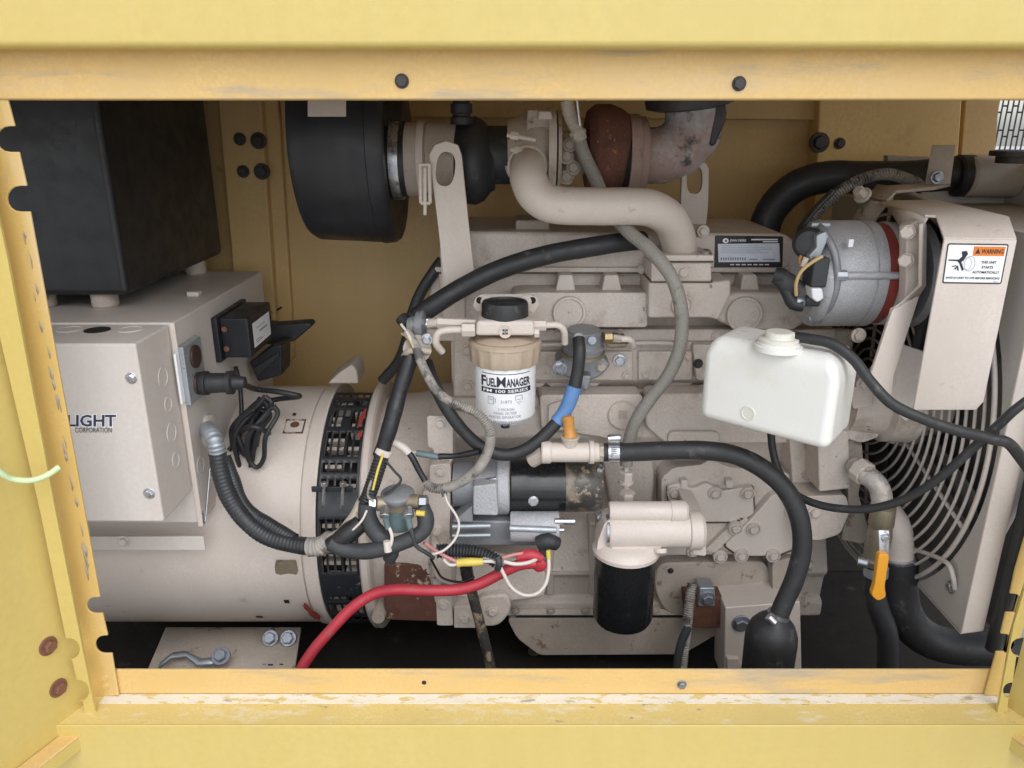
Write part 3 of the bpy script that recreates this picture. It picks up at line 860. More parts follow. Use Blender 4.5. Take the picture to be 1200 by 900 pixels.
ft = sheet('mounting_foot', [[(195, 737, .40), (353, 737, .40), (343, 800, .27), (168, 800, .27)]], 'beige_dirty', ge, th=0.010)
for x, y in ((317, 748), (338, 748)): bolt(x, y, .362, 7, 'bolt_blue', ge, ax=(0, -0.75, 0.65), washer=1.35)
def foot_fn(x0, y0, x1, y1):
    def f(u, v):
        y = y1 + (y0 - y1) * v
        Yq = .40 - (y - 737) / 63 * .13 - .007
        return P(x0 + (x1 - x0) * u, y, Yq)
    return f
dashes('stencil', [(0, .72, 1, 1)] , foot_fn(307, 764, 342, 777), 'brass_dull', ft)
dashes('stencil', [(.0, .1, .12, .3), (.2, .0, .4, .2), (.35, .2, .6, .35), (.65, .05, .8, .5), (.8, .2, .95, .4)] , foot_fn(308, 768, 338, 780), 'ink', ft)
cl = thing('ground_clip', 'bent grey metal strap bolted to the generator foot', 'strap', (225, 775, .30))
sheet('strap', [[(186, 783, .285), (200, 771, .305), (203, 766, .320), (189, 777, .300)], [(200, 771, .305), (218, 769, .305), (217, 764, .320), (203, 766, .320)], [(218, 769, .305), (232, 780, .285), (236, 773, .300), (217, 764, .320)], [(232, 780, .285), (262, 778, .285), (262, 770, .300), (236, 773, .300)]], 'galvanised', cl, th=0.006)
bolt(259, 769, .295, 7.5, 'bolt_blue', cl, ax=(0, -0.6, 0.8))

# =================================================================== engine
eg = thing('engine', 'beige painted diesel engine block with ribbed castings and bolted covers', 'engine', (720, 740, 0.45))
lathe('flywheel_housing', (gx(429), GY, GZ), (1, 0, 0), [(0, GR * .90), (gx(470) - gx(429), GR * .92), (gx(500) - gx(429), GR * .95), (gx(505) - gx(429), GR * 1.0), (gx(527) - gx(429), GR * 1.0), (gx(530) - gx(429), GR * .98)], 'beige_cast', eg, 112, smooth=30)
def xprof(name, x0, x1, xr_, prof, m, parent, bev=0.006, yref=.42):
    """casting with one section carried along X; prof = [(photo row, Y)]"""
    xa, xb = P(x0, xr_, yref).x, P(x1, xr_, yref).x
    bm = bmesh.new()
    A = [bm.verts.new(Vector((xa, Y, zrow(y, Y)))) for y, Y in prof]
    B = [bm.verts.new(Vector((xb, v.co.y, v.co.z))) for v in A]
    bm.faces.new(A); bm.faces.new(B[::-1])
    for i in range(len(A)):
        j = (i + 1) % len(A)
        bm.faces.new((A[i], B[i], B[j], A[j]))
    return finish(bm, name, m, parent, bev=bev, seg=3, smooth=30)
blk = xprof('block', 531, 985, 560, [(384, .50), (386, .445), (446, .445), (457, .475), (466, .415), (512, .400), (528, .43), (560, .445), (610, .455), (645, .43), (672, .41), (676, .425), (698, .43), (706, .415), (721, .415), (722, .80), (384, .80)], 'beige_cast', eg)
prism('head', [(505, 318), (942, 318), (946, 398), (500, 398)], .475, .78, 'beige_cast', eg, bev=.004)
vc = prism('valve_cover', [(517, 271), (920, 274), (934, 284), (937, 319), (513, 319)], .46, .72, 'beige_cast', eg, bev=.010, seg=3)
prism('gasket', [(510, 318), (937, 319), (937, 321.5), (510, 321)], .456, .70, 'grime', eg, bev=0)
prism('cover_rail', [(510, 313), (938, 314), (938, 319.5), (508, 319)], .452, .70, 'beige_cast', eg, bev=.002)
prism('filler_pad', [(604, 258), (644, 258), (644, 275), (604, 275)], .50, .60, 'beige_dirty', eg, bev=.004)
for x in (663, 717): prism('cover_boss', [(x - 8, 322), (x + 8, 322), (x + 12, 342), (x - 12, 342)], .425, .50, 'beige_cast', eg, bev=.003)
prism('cover_boss', [(871, 322), (887, 322), (891, 342), (867, 342)], .425, .50, 'beige_cast', eg, bev=.003)
# intake rail in three castings
prism('intake_rail', [(612, 343), (760, 343), (759, 384), (610, 384), (596, 372), (600, 345)], .40, .48, 'beige_cast', eg, bev=.008, seg=3, rnd=5)
prism('intake_rail', [(858, 343), (928, 343), (943, 354), (944, 378), (930, 388), (868, 388), (840, 376), (834, 355)], .395, .48, 'beige_cast', eg, bev=.008, seg=3, rnd=6)
prism('gasket', [(762, 328), (835, 328), (835, 331.5), (762, 331.5)], .3735, .46, 'grime', eg, bev=0)
prism('gasket', [(776, 305), (836, 305), (836, 308), (776, 308)], .366, .46, 'grime', eg, bev=0)
prism('intake_block', [(760, 330), (832, 331), (857, 328), (857, 345), (842, 376), (832, 373), (760, 373)], .375, .48, 'beige_cast', eg, bev=.005)
prism('intake_adapter', [(763, 307), (834, 307), (834, 330), (763, 330)], .370, .46, 'beige_cast', eg, bev=.003)
prism('intake_flange', [(777, 299), (837, 299), (837, 306), (777, 306)], .362, .46, 'beige', eg, bev=.002)
bolt(801, 319, .37, 6, 'beige_cast', eg)
bolt(827, 297, .38, 5, 'zinc', eg, ax=(0, -.3, 1))
bolt(824, 271, .455, 5, 'beige', eg)
for x, y, r, Y in ((667, 366, 19.5, .398), (872, 368, 21, .392), (799, 357, 12.5, .374)):
    disc('core_plug', x, y, Y, r, 'beige_cast', eg, depth=.006, ring=.16)
for x in range(618, 760, 36): bolt(x, 391, .436, 4.2, 'beige_cast', eg)
for x in (840, 905, 930): bolt(x, 394, .436, 4.2, 'beige_cast', eg)
for x in range(604, 850, 41): bolt(x, 716, .398, 3.6, 'beige_dirty', eg, ax=(0, -1, -.2))
for x, y, Y in ((612, 418, .434), (734, 440, .434), (806, 418, .434), (756, 440, .434), (690, 418, .434)): bolt(x, y, Y, 3.4, 'beige_cast', eg)
for x, y, Y in ((516, 496, .299), (520, 534, .299), (516, 552, .284), (512, 622, .281), (520, 708, .299), (545, 724, .304), (577, 716, .314)): bolt(x, y, Y, 5, 'beige_cast', eg)
for x, y, Y in ((783, 604, .383), (790, 632, .383), (918, 560, .383), (926, 600, .364), (812, 646, .383)): bolt(x, y, Y, 4.6, 'beige_cast', eg, washer=1.6)
for x, y in ((548, 410), (548, 452), (546, 500)): bolt(x, y, .428, 5, 'beige_cast', eg)
for x in (531, 752, 926): bolt(x, 316, .450, 3.6, 'beige_cast', eg)
for k, (x0, x1) in enumerate(((560, 640), (640, 704), (768, 812), (840, 906))): prism('casting_rib', [(x0, 449), (x1, 449), (x1 - 6, 455), (x0 + 6, 455)], .448, .48, 'beige_cast', eg, bev=.002)
for x in (600, 640, 690): prism('skirt_rib', [(x, 612), (x + 9, 612), (x + 9, 698), (x, 698)], .412, .46, 'beige_cast', eg, bev=.004)
prism('part_line', [(580, 671), (770, 671), (770, 674), (580, 674)], .405, .43, 'beige_cast', eg, bev=.001)
tube('fuel_line', [P(600, 402, .43), P(640, 404, .425), P(700, 403, .425), P(770, 402, .425), P(806, 404, .43)], .0045, 'beige_cast', eg, seg=8)
# block relief
prism('side_panel', [(604, 412), (742, 412), (742, 446), (604, 446)], .436, .46, 'beige_cast', eg, bev=.003)
prism('side_panel', [(748, 412), (812, 412), (812, 446), (748, 446)], .436, .46, 'beige_cast', eg, bev=.003)
prism('side_pad', [(812, 404), (850, 404), (850, 446), (816, 446)], .425, .46, 'beige_cast', eg, bev=.003, rnd=4)
prism('joint_strip', [(500, 386), (980, 386), (980, 400), (500, 400)], .438, .47, 'beige_cast', eg, bev=.003)
prism('raised_pad', [(632, 463), (752, 462), (756, 478), (750, 508), (740, 522), (700, 512), (634, 503)], .388, .44, 'beige_cast', eg, bev=.010, seg=3, rnd=6)
prism('sensor_pad', [(643, 475), (660, 469), (680, 477), (679, 504), (642, 504)], .380, .41, 'beige_cast', eg, bev=.003, rnd=2)
pp = disc('pipe_plug', 730, 486, .386, 17.5, 'beige_cast', eg, depth=.004, ring=.06)
prism('square_recess', [(725, 481), (735, 481), (735, 491), (725, 491)], .3838, .3855, 'beige_dirty', pp, bev=0)
prism('side_bulge', [(758, 462), (985, 458), (985, 520), (780, 520), (756, 500)], .385, .44, 'beige_cast', eg, bev=.012, seg=3, rnd=8)
prism('oval_cover', [(783, 506), (843, 506), (843, 540), (783, 540)], .375, .43, 'beige_cast', eg, bev=.003, rnd=8)
prism('bulge', [(702, 520), (762, 514), (768, 560), (764, 600), (716, 596)], .415, .46, 'beige_cast', eg, bev=.014, seg=3, rnd=12)
bolt(726, 422, .436, 6.3, 'zinc', eg, washer=1.3)
bolt(818, 426, .425, 4, 'bolt_dark', eg)
# rear plate and housing lugs at the flywheel end
prism('rear_plate', [(532, 384), (560, 384), (560, 520), (531, 520)], .43, .70, 'beige_cast', eg, bev=.004)
prism('rear_plate_top', [(513, 318), (545, 318), (545, 386), (520, 386)], .46, .70, 'beige_cast', eg, bev=.004)
prism('housing_lug', [(500, 487), (531, 489), (531, 541), (510, 541), (507, 526), (501, 524)], .300, .40, 'beige_cast', eg, bev=.006, seg=3, rnd=4)
prism('housing_lug', [(503, 545), (528, 543), (529, 572), (503, 572)], .285, .40, 'beige_cast', eg, bev=.006, seg=3, rnd=4)
prism('housing_web', [(494, 576), (528, 575), (527, 632), (516, 640), (503, 600)], .282, .40, 'beige_cast', eg, bev=.006, seg=3, rnd=4)
prism('housing_lug', [(511, 700), (528, 696), (531, 733), (512, 733)], .300, .40, 'beige_cast', eg, bev=.005, seg=3, rnd=3)
prism('housing_lug', [(532, 711), (558, 711), (558, 736), (532, 736)], .305, .40, 'beige_cast', eg, bev=.004, rnd=2)
prism('skirt_lug', [(560, 700), (596, 696), (600, 716), (585, 735), (558, 735)], .315, .42, 'beige_cast', eg, bev=.010, seg=3, rnd=10)
prism('starter_bracket', [(528, 640), (585, 648), (640, 668), (640, 700), (596, 706), (528, 700)], .335, .43, 'beige_cast', eg, bev=.010, seg=3, rnd=10)
rp = prism('side_plate', [(450, 661), (512, 661), (512, 729), (450, 727)], .300, .36, 'rust_patchy', eg, bev=.004, label='rusty side plate with flaking beige paint')
for x, y in ((460, 668), (501, 670), (463, 716), (502, 718)): disc('hole', x, y, .2995, 4.5, 'rust', rp, depth=.001, ring=.3)
disc('stud', 445, 717, .305, 8, 'beige_dirty', eg, depth=.02)
# crankcase rail and sump
xprof('pan_rail', 592, 860, 715, [(714, .400), (721, .398), (721, .46), (714, .46)], 'beige_cast', eg, bev=.002)
sm = xprof('gasket', 605, 850, 722, [(721.5, .404), (723.5, .404), (723.5, .47), (721.5, .47)], 'black_rubber', eg, bev=0)
pan = prism('oil_pan', [(594, 725), (845, 725), (843, 742), (800, 767), (632, 768), (606, 748)], .405, .70, 'beige_dirty', eg, bev=.012, seg=3, rnd=6)
lathe('drain_plug', P(626, 762, .50), (0, 0, -1), [(0, .014), (.012, .014), (.012, .019), (.03, .019), (.03, .012), (.06, .012)], 'brass_dull', eg, 20)
# injection / front side covers on the right
prism('gear_case', [(775, 560), (790, 548), (822, 545), (832, 538), (856, 548), (905, 552), (935, 556), (940, 650), (776, 650)], .385, .45, 'beige_cast', eg, bev=.008, seg=3, rnd=6)
def gasket(pts, Y0, k=1.6):
    cx_ = sum(p[0] for p in pts) / len(pts); cy_ = sum(p[1] for p in pts) / len(pts)
    out = []
    for x, y in pts:
        d = math.hypot(x - cx_, y - cy_)
        out.append((cx_ + (x - cx_) * (1 + k / d), cy_ + (y - cy_) * (1 + k / d)))
    prism('gasket', out, Y0, Y0 + .012, 'grime', eg, bev=0, rnd=4)
gasket([(782, 570), (798, 566), (812, 573), (828, 566), (846, 576), (882, 569), (884, 602), (868, 612), (820, 612), (800, 596), (784, 590)], .381)
gasket([(849, 640), (882, 607), (905, 580), (930, 576), (934, 642), (910, 652), (866, 652)], .379)
gasket([(632, 463), (752, 462), (756, 478), (750, 508), (740, 522), (700, 512), (634, 503)], .412, 1.0)
gasket([(958, 505), (995, 505), (997, 573), (960, 577)], .345, 1.5)
prism('side_cover', [(782, 570), (798, 566), (812, 573), (828, 566), (846, 576), (882, 569), (884, 602), (868, 612), (820, 612), (800, 596), (784, 590)], .372, .40, 'beige_clean_lit', eg, bev=.004, rnd=4)
prism('front_cover', [(849, 640), (882, 607), (905, 580), (930, 576), (934, 642), (910, 652), (866, 652)], .365, .40, 'beige_clean_lit', eg, bev=.005, seg=3, rnd=5)
prism('cover_rib', [(826, 645), (866, 606), (878, 608), (838, 648)], .372, .40, 'beige_cast', eg, bev=.004, rnd=3)
for x, y, Y in ((790, 578, .370), (838, 578, .370), (876, 578, .370), (862, 619, .365), (883, 620, .363), (844, 652, .378), (869, 651, .362), (906, 651, .362)):
    disc('bolt_seat', x, y, Y, 8.4, 'beige_cast', eg, depth=.0035, ring=.2)
    bolt(x, y, Y - .002, 5.0, 'beige_cast', eg, washer=1.15)
for x, y in ((802, 567), (855, 567)): prism('tab', [(x - 4, y - 4), (x + 4, y - 4), (x + 4, y + 5), (x - 4, y + 5)], .368, .40, 'beige', eg, bev=.0015)
prism('lower_casting', [(770, 660), (900, 658), (905, 690), (912, 720), (780, 720), (766, 690)], .395, .46, 'beige_dirty', eg, bev=.014, seg=3, rnd=14)
prism('front_foot', [(850, 712), (938, 705), (940, 800), (848, 800)], .32, .40, 'beige', eg, bev=.003)
prism('foot_gusset', [(852, 772), (866, 772), (880, 800), (852, 800)], .31, .325, 'beige', eg, bev=.002)
bolt(868, 730, .32, 8, 'bolt_blue', eg, washer=1.35)
prism('foot_rust_plate', [(803, 700), (858, 700), (855, 736), (806, 736)], .355, .40, 'rust', eg, bev=.003, label='rusty bracket plate')
prism('foot_block', [(820, 689), (838, 689), (838, 711), (818, 711)], .345, .38, 'galvanised', eg, bev=.003)
bolt(829, 701, .345, 6.5, 'bolt_blue', eg)
prism('front_lower', [(905, 660), (930, 652), (942, 668), (938, 712), (906, 720)], .37, .44, 'beige_dirty', eg, bev=.008, rnd=5)
for x, y in ((946, 662), (944, 703)): bolt(x, y, .38, 6, 'beige_dirty', eg, ax=(1, -.4, 0))
bolt(786, 669, .393, 2.4, 'bolt_dark', eg)
# front end, right of the coolant bottle
prism('front_column', [(958, 505), (995, 505), (997, 573), (960, 577)], .30, .45, 'beige_cast', eg, bev=.004)
prism('front_side', [(925, 515), (958, 512), (958, 580), (930, 580)], .37, .45, 'beige_cast', eg, bev=.003)
bolt(946, 556, .37, 5, 'beige_dirty', eg)
prism('front_case', [(936, 582), (992, 580), (996, 600), (985, 626), (960, 634), (944, 632)], .31, .45, 'beige_cast', eg, bev=.006, seg=3, rnd=6)
bolt(955, 600, .31, 6, 'beige_cast', eg)
prism('front_web', [(994, 515), (1010, 518), (1012, 545), (1006, 580), (1018, 620), (1012, 638), (985, 632), (994, 600)], .33, .46, 'beige_dirty', eg, bev=.005, rnd=4)
# water pump and its pulley hub
wp = lathe('water_pump', P(990, 470, .34), (1, 0, 0), [(0, .055), (.06, .062), (.065, .075), (.115, .077), (.125, .065), (.17, .063), (.175, .05)], 'beige_cast', eg, 56)
prism('pump_arm', [(955, 488), (1022, 470), (1032, 512), (1010, 520), (960, 505)], .31, .38, 'beige_cast', eg, bev=.008, rnd=6)
prism('pump_neck', [(996, 455), (1022, 448), (1024, 476), (1000, 480)], .25, .33, 'beige_cast', eg, bev=.005, rnd=4)
bolt(1012, 449, .25, 6, 'beige', eg)
prism('hub_flange', [(1040, 488), (1082, 487), (1097, 500), (1090, 514), (1065, 525), (1042, 520)], .35, .45, 'beige_cast', eg, bev=.006, rnd=5)
# lifting eyes
plate_hole('lifting_eye', [(503, 181), (509, 170), (523, 165), (537, 170), (541, 182), (549, 260), (558, 340), (522, 346), (514, 270)], (522, 198, 11, 20, 6), .395, .407, 'beige', eg, rnd=2)
prism('eye_bracket', [(514, 250), (518, 340), (524, 340), (518, 250)], .408, .46, 'beige', eg, bev=.001)
plate_hole('lifting_eye', [(799, 200), (806, 190), (816, 186), (826, 189), (831, 198), (830, 240), (826, 280), (796, 280)], (814, 211, 9, 16, 2), .60, .612, 'beige', eg, rnd=3)
# nameplate
nf = rect_fn(838, 276, 918, 315, .4590)
n2 = rect_fn(838, 276, 918, 315, .4582)
n3 = rect_fn(838, 276, 918, 315, .4576)
npl = prism('nameplate', [(838, 276), (918, 277), (917, 315), (837, 314)], .4588, .462, 'label_dark', eg, bev=.0008, rnd=2)
flat_poly('panel', [(.05, .20), (.95, .21), (.94, .77), (.04, .75)], n2, 'label_blue', npl)
lettering('JOHN DEERE', lambda u, v: n2(.215 + u * .24, .80 + v * .09), 'label_white', npl, bold=.02)
ring_uv = [(.155 + .045 * math.cos(a * math.pi / 8), .845 + .075 * math.sin(a * math.pi / 8)) for a in range(16)]
flat_poly('emblem', ring_uv, n2, 'label_white', npl)
flat_poly('emblem_mark', [(.145, .815), (.168, .815), (.175, .86), (.150, .875)], n3, 'label_dark', npl)
dashes('print', [(.53, .86, .92, .90), (.70, .80, .92, .835)] + [(.22 + .085 * k, .11, .22 + .085 * k + .06, .145) for k in range(7)], n2, 'label_white', npl)
dashes('print', [(.08, .70 - .055 * k, .08 + .55 + .25 * ((k * 37) % 5) / 5, .71 - .055 * k) for k in range(5)] + [(.08 + .035 * k, .26, .10 + .035 * k, .345) for k in range(11)] + [(.50, .27, .62, .30), (.70, .27, .88, .30)], n3, 'ink_grey', npl)

# =================================================================== air intake
def cylX(name, px0, px1, row, Y, rpx, m, parent, prof=None, seg=48, rows=None):
    """turned body along X between two photo columns measured on its near side"""
    p = P((px0 + px1) / 2, row, Y)
    s = S((px0 + px1) / 2, row, Y)
    r = s * rpx
    xa, xb = P(px0, row, Y).x, P(px1, row, Y).x
    L_ = xb - xa
    pr = [(a * L_, b * r) for a, b in (prof or [(0, .97), (.02, 1), (.98, 1), (1, .97)])]
    return lathe(name, (xa, Y, p.z), (1, 0, 0), pr, m, parent, seg)
af = thing('air_cleaner', 'big black drum air cleaner hanging under the roof', 'air cleaner', (400, 150, .55))
AZ, AR = fit_cyl(42, 284, .55)
ax0, ax1 = P(332, 160, .36).x, P(446, 160, .36).x
lathe('drum', (ax0, .55, AZ), (1, 0, 0), [(0, AR * .5), (0, AR * .93), (.012, AR * .97), ((ax1 - ax0) * .45, AR * .985), ((ax1 - ax0) * .82, AR * 1.0), ((ax1 - ax0) * .83, AR * 1.01), (ax1 - ax0 - .008, AR * 1.0), (ax1 - ax0, AR * .97), (ax1 - ax0 + .001, AR * .9), (ax1 - ax0 - .01, AR * .5), (ax1 - ax0 + .02, AR * .46)], 'black_plastic', af, 96)
lbp = [P(361, 112, .35), P(404, 112, .35), P(404, 137, .35), P(359, 137, .35)]
def drum_fn(x0, y0, x1, y1):
    def f(u, v):
        X = P(x0 + (x1 - x0) * u, (y0 + y1) / 2, .37).x
        z = zrow(y1 + (y0 - y1) * v, .37)
        ph = math.asin(max(-1, min(1, (z - AZ) / (AR * .992))))
        return Vector((X, .55 - AR * 1.0 * math.cos(ph), AZ + AR * 1.0 * math.sin(ph)))
    return f
df = drum_fn(360, 108, 405, 137)
bm = bmesh.new()
for k in range(6):
    bm.faces.new([bm.verts.new(df(*p)) for p in ((0, k / 6), (1, k / 6), (1, (k + 1) / 6), (0, (k + 1) / 6))])
finish(bm, 'label', 'beige', af)
cylX('neck', 450, 462, 187, .50, 44, 'black_plastic', af)
cylX('clamp_ring', 461, 472, 187, .50, 46, 'zinc', af)
cylX('outlet', 471, 478, 187, .50, 43, 'black_plastic', af)
it = thing('intake_hose', 'beige and black rubber intake duct between the air drum and turbocharger', 'hose', (530, 190, .50))
cylX('duct', 476, 540, 187, .50, 42, 'beige_dirty', it, prof=[(0, .92), (.02, 1), (.33, 1), (.35, .96), (.4, .96), (.42, 1), (1, 1)])
cylX('clamp_band', 492, 500, 187, .50, 44, 'beige', it)
for a, b in (((492, 192), (493, 238)), ((503, 192), (504, 238)), ((493, 238), (504, 238)), ((491, 193), (505, 193)), ((498, 196), (498, 252))): rod('clamp_latch', P(*a, .385), P(*b, .385), .0032, 'beige', it, 10)
cylX('hump', 530, 580, 189, .50, 50, 'black_rubber', it, prof=[(0, .7), (.1, .86), (.35, .98), (.55, 1.0), (.75, .9), (.9, .7), (1, .66)])
cylX('pipe_end', 572, 600, 182, .50, 33, 'black_rubber', it)
lathe('breather_stub', P(541, 146, .46), (0, 0, 1), [(0, .020), (.012, .020), (.014, .016), (.018, .016), (.02, .0195), (.035, .0195), (.037, .015), (.041, .015), (.043, .02), (.1, .02)], 'black_rubber', it, 24)

tc_ = thing('turbocharger', 'beige and rusty turbocharger high behind the curved beige pipe', 'turbocharger', (660, 180, .50))
cylX('compressor_housing', 594, 652, 176, .50, 46, 'beige_dirty', tc_, prof=[(0, .5), (.02, .74), (.2, .8), (.45, .98), (.7, 1.0), (.9, .93), (1, .8)])
cylX('compressor_rim', 641, 650, 178, .49, 50, 'beige_cast', tc_)
cylX('backplate', 652, 656, 178, .49, 46, 'beige_dirty', tc_)
cylX('bearing_housing', 655, 694, 180, .50, 28, 'beige_dirty', tc_, prof=[(0, 1), (.3, .9), (.5, .75), (.7, .8), (1, 1.2)])
for (x, y) in ((664, 184), (672, 197), (664, 208), (668, 170)): bolt(x, y, .44, 6, 'beige_dirty', tc_, ax=(0, -1, 0.2))
cylX('turbine_housing', 684, 734, 176, .50, 51, 'rust_turbo', tc_, prof=[(0, .6), (.06, .86), (.25, 1.0), (.6, 1.0), (.85, .9), (1, .8)])
cylX('turbine_flange', 733, 756, 182, .50, 46, 'flange_pink', tc_, prof=[(0, .85), (.03, .85), (.05, 1), (.55, 1), (.6, .94), (.9, .94), (.92, .86), (1, .86)])
cylX('dark_gasket', 729, 735, 182, .50, 43, 'dark', tc_)
for i, (x, y) in enumerate(((618, 160), (622, 177))):
    rod('clamp_screw', P(x - 24, y - 2, .40), P(x + 10, y + 4, .40), .004, 'beige', tc_, 12)
    rod('clamp_nut', P(x - 20, y - 1.5, .40), P(x - 10, y, .40), .007, 'beige', tc_, 6)
lathe('outlet_collar', P(617, 190, .50), (0, -1, -.03), [(0, .045), (.03, .045), (.032, .040), (.05, .040)], 'beige_dirty', tc_, 36)
prism('mount_block', [(618, 128), (646, 128), (650, 160), (616, 160)], .44, .50, 'beige_dirty', tc_, bev=.004)
prism('mount_lug', [(631, 130), (646, 130), (648, 140), (630, 140)], .43, .45, 'beige', tc_, bev=.003)
ee = thing('exhaust_elbow', 'scorched pinkish grey exhaust elbow rising to the roof', 'exhaust pipe', (790, 170, .52))
tube('elbow', [P(752, 183, .50), P(775, 182, .50), P(803, 168, .50), P(815, 140, .50), P(812, 100, .50), P(810, 60, .50)], S(790, 170, .5) * 37, 'exhaust', ee, seg=32, taper=(.86, 1.0))
lathe('flex_collar', P(809, 126, .50), (-.12, -.1, 1), [(0, .064), (.005, .080), (.022, .083), (.026, .078), (.06, .078), (.14, .08)], 'bolt_dark', ee, 40)
prism('clamp_lug', [(836, 118), (851, 118), (852, 140), (845, 156), (838, 172), (831, 170), (834, 140)], .45, .50, 'bolt_dark', ee, bev=.006)
cp = thing('crossover_pipe', 'thick smooth beige pipe curving from the turbocharger down to the engine', 'pipe', (700, 240, .36))
RP = S(700, 240, .36) * 21.5
tube('pipe', [P(618, 193, .455), P(618, 195, .42), P(618.5, 200, .385), P(620, 212, .36), P(629, 229, .348), P(650, 240, .342), P(700, 242, .345), P(745, 242, .355), P(767, 246, .365), P(784, 257, .38), P(793, 274, .40), P(796, 290, .415), P(796, 303, .42)], RP, 'beige', cp, seg=40, step=.006)
lathe('hose_clamp', P(618, 194, .437), (0, -1, -.03), [(0, RP * .98), (0, RP * 1.13), (.016, RP * 1.13), (.016, RP * .98)], 'beige', cp, 40)
lathe('hose_clamp', P(618, 188, .47), (0, -1, -.03), [(0, RP * 1.0), (0, RP * 1.2), (.014, RP * 1.2), (.014, RP * 1.0)], 'beige_dirty', cp, 40)
lathe('collar', P(796, 301, .415), (0, 0, 1), [(-.003, RP * 1.0), (0, RP * 1.12), (.004, RP * 1.12), (.007, RP * 1.0)], 'beige', cp, 40)
of = thing('oil_feed_hose', 'long speckled grey hose looping down from the turbocharger', 'hose', (790, 400, .32))
rh = S(800, 400, .3) * 8
tube('hose', [P(676, 152, .42), P(684, 180, .42), P(698, 210, .42), P(714, 245, .41), P(735, 270, .36), P(763, 294, .32), P(787, 325, .30), P(798, 362, .30), P(797, 405, .31), P(783, 440, .32), P(760, 470, .33), P(743, 498, .335), P(736, 524, .34), P(734, 545, .34)], rh, 'hose_grey', of, seg=20, lump=.03)
tube('top_fitting', [P(664, 118, .42), P(668, 136, .42), P(676, 152, .415), P(681, 164, .415)], rh * .95, 'beige_dirty', of, seg=14)
bolt(0, 0, 0, S(677, 156, .41) * 9000, 'beige_dirty', of, ax=(.3, -.2, -1), at=P(677, 156, .415), washer=1.1)
rod('bottom_stem', P(734, 540, .34), P(734, 600, .34), rh * .45, 'beige', of)
bolt(0, 0, 0, S(734, 564, .34) * 8500, 'beige', of, ax=(0, -.1, 1), at=P(734, 564, .34), h=1.5, washer=1.05)
bolt(0, 0, 0, S(734, 594, .34) * 9500, 'beige', of, ax=(0, -.1, 1), at=P(734, 594, .33), h=2.0, washer=1.1)
rod('side_tube', P(674, 96, .40), P(680, 148, .40), .0025, 'zinc', of, 8)

# =================================================================== fuel filter
ff = thing('fuel_filter', 'white fuel filter canister with clear amber collar and black knob cap', 'fuel filter', (592, 420, .27))
FX, FYc = P(592, 460, .27).x, .27
def fz(row): return zrow(row, FYc - .03)
rF = S(592, 450, .25) * 36.5
lathe('canister', (FX, FYc, fz(494)), (0, 0, 1), [(0, 0), (.0, rF * .80), (.004, rF * .93), (.010, rF * .985), (fz(428) - fz(494), rF)], 'filter_white', ff, 64)
can = bpy.data.objects['canister']
zA, zB = fz(492), fz(430)
def can_fn(x0, y0, x1, y1, off=.0005):
    za, zb_ = fz(y1), fz(y0)
    s_ = S(592, 460, FYc - rF)
    def f(u, v):
        x = (x0 + (x1 - x0) * u - 592) * s_
        a = math.asin(max(-.999, min(.999, x / rF)))
        return Vector((FX + (rF + off) * math.sin(a), FYc - (rF + off) * math.cos(a), za + (zb_ - za) * v))
    return f
def subdiv(o, n=1):
    bm = bmesh.new(); bm.from_mesh(o.data)
    bmesh.ops.triangulate(bm, faces=bm.faces)
    bm.to_mesh(o.data); bm.free()
lettering('F', can_fn(564.5, 437, 570, 449), 'ink', can, bold=.03)
lettering('UEL', can_fn(570.5, 439, 582, 449), 'ink', can, bold=.03)
lettering('M', can_fn(582.6, 437, 593, 449), 'ink', can, bold=.008)
lettering('ANAGER', can_fn(593.8, 439, 621.5, 449), 'ink', can, bold=.03)
def bar(name, x0, y0, x1, y1, m, n=12, off=.0004):
    f = can_fn(x0, y0, x1, y1, off)
    bm = bmesh.new()
    for k in range(n): bm.faces.new([bm.verts.new(f(*p)) for p in ((k / n, 0), ((k + 1) / n, 0), ((k + 1) / n, 1), (k / n, 1))])
    return finish(bm, name, m, can)
bar('print_bar', 564.5, 450.5, 622, 456.5, 'ink')
bar('print_rule', 565, 433.8, 621, 434.6, 'ink')
lettering('FM 100 SERIES', can_fn(567, 451.8, 619, 455.2, .0008), 'label_white', can, bold=.01)
lettering('31873', can_fn(587, 464, 600, 467.5), 'ink_grey', can)
lettering('5 MICRON', can_fn(584, 473, 603, 476), 'ink_grey', can)
lettering('FINAL FILTER', can_fn(579, 477.5, 606, 480.5), 'ink_grey', can)
lettering('WATER SEPARATOR', can_fn(573, 482, 611, 485), 'ink_grey', can)
lettering('DRAIN WATER REGULARLY', can_fn(563, 488, 622, 493), 'ink_grey', can, bold=.01)
f_ = can_fn(572, 460, 582, 469)
dashes('pump_symbol', [(.0, 0, .06, 1), (.62, 0, .70, 1), (0, .94, .7, 1), (0, 0, .7, .06), (.15, .55, .55, .62), (.15, .75, .55, .80), (.85, .2, .92, .8)], f_, 'ink_grey', can)
f_ = can_fn(604, 459, 613, 469)
dashes('shield_symbol', [(.05, .4, .12, 1), (.88, .4, .95, 1), (.05, .93, .95, 1), (.2, .2, .8, .26), (.3, .5, .7, .56), (.4, 0, .6, .06)], f_, 'ink_grey', can)
lathe('drain', (FX, FYc, fz(494)), (0, 0, -1), [(-.004, rF * .55), (.004, rF * .52), (.010, rF * .35), (.012, rF * .16), (.022, rF * .15), (.022, 0)], 'black_rubber', ff, 32)
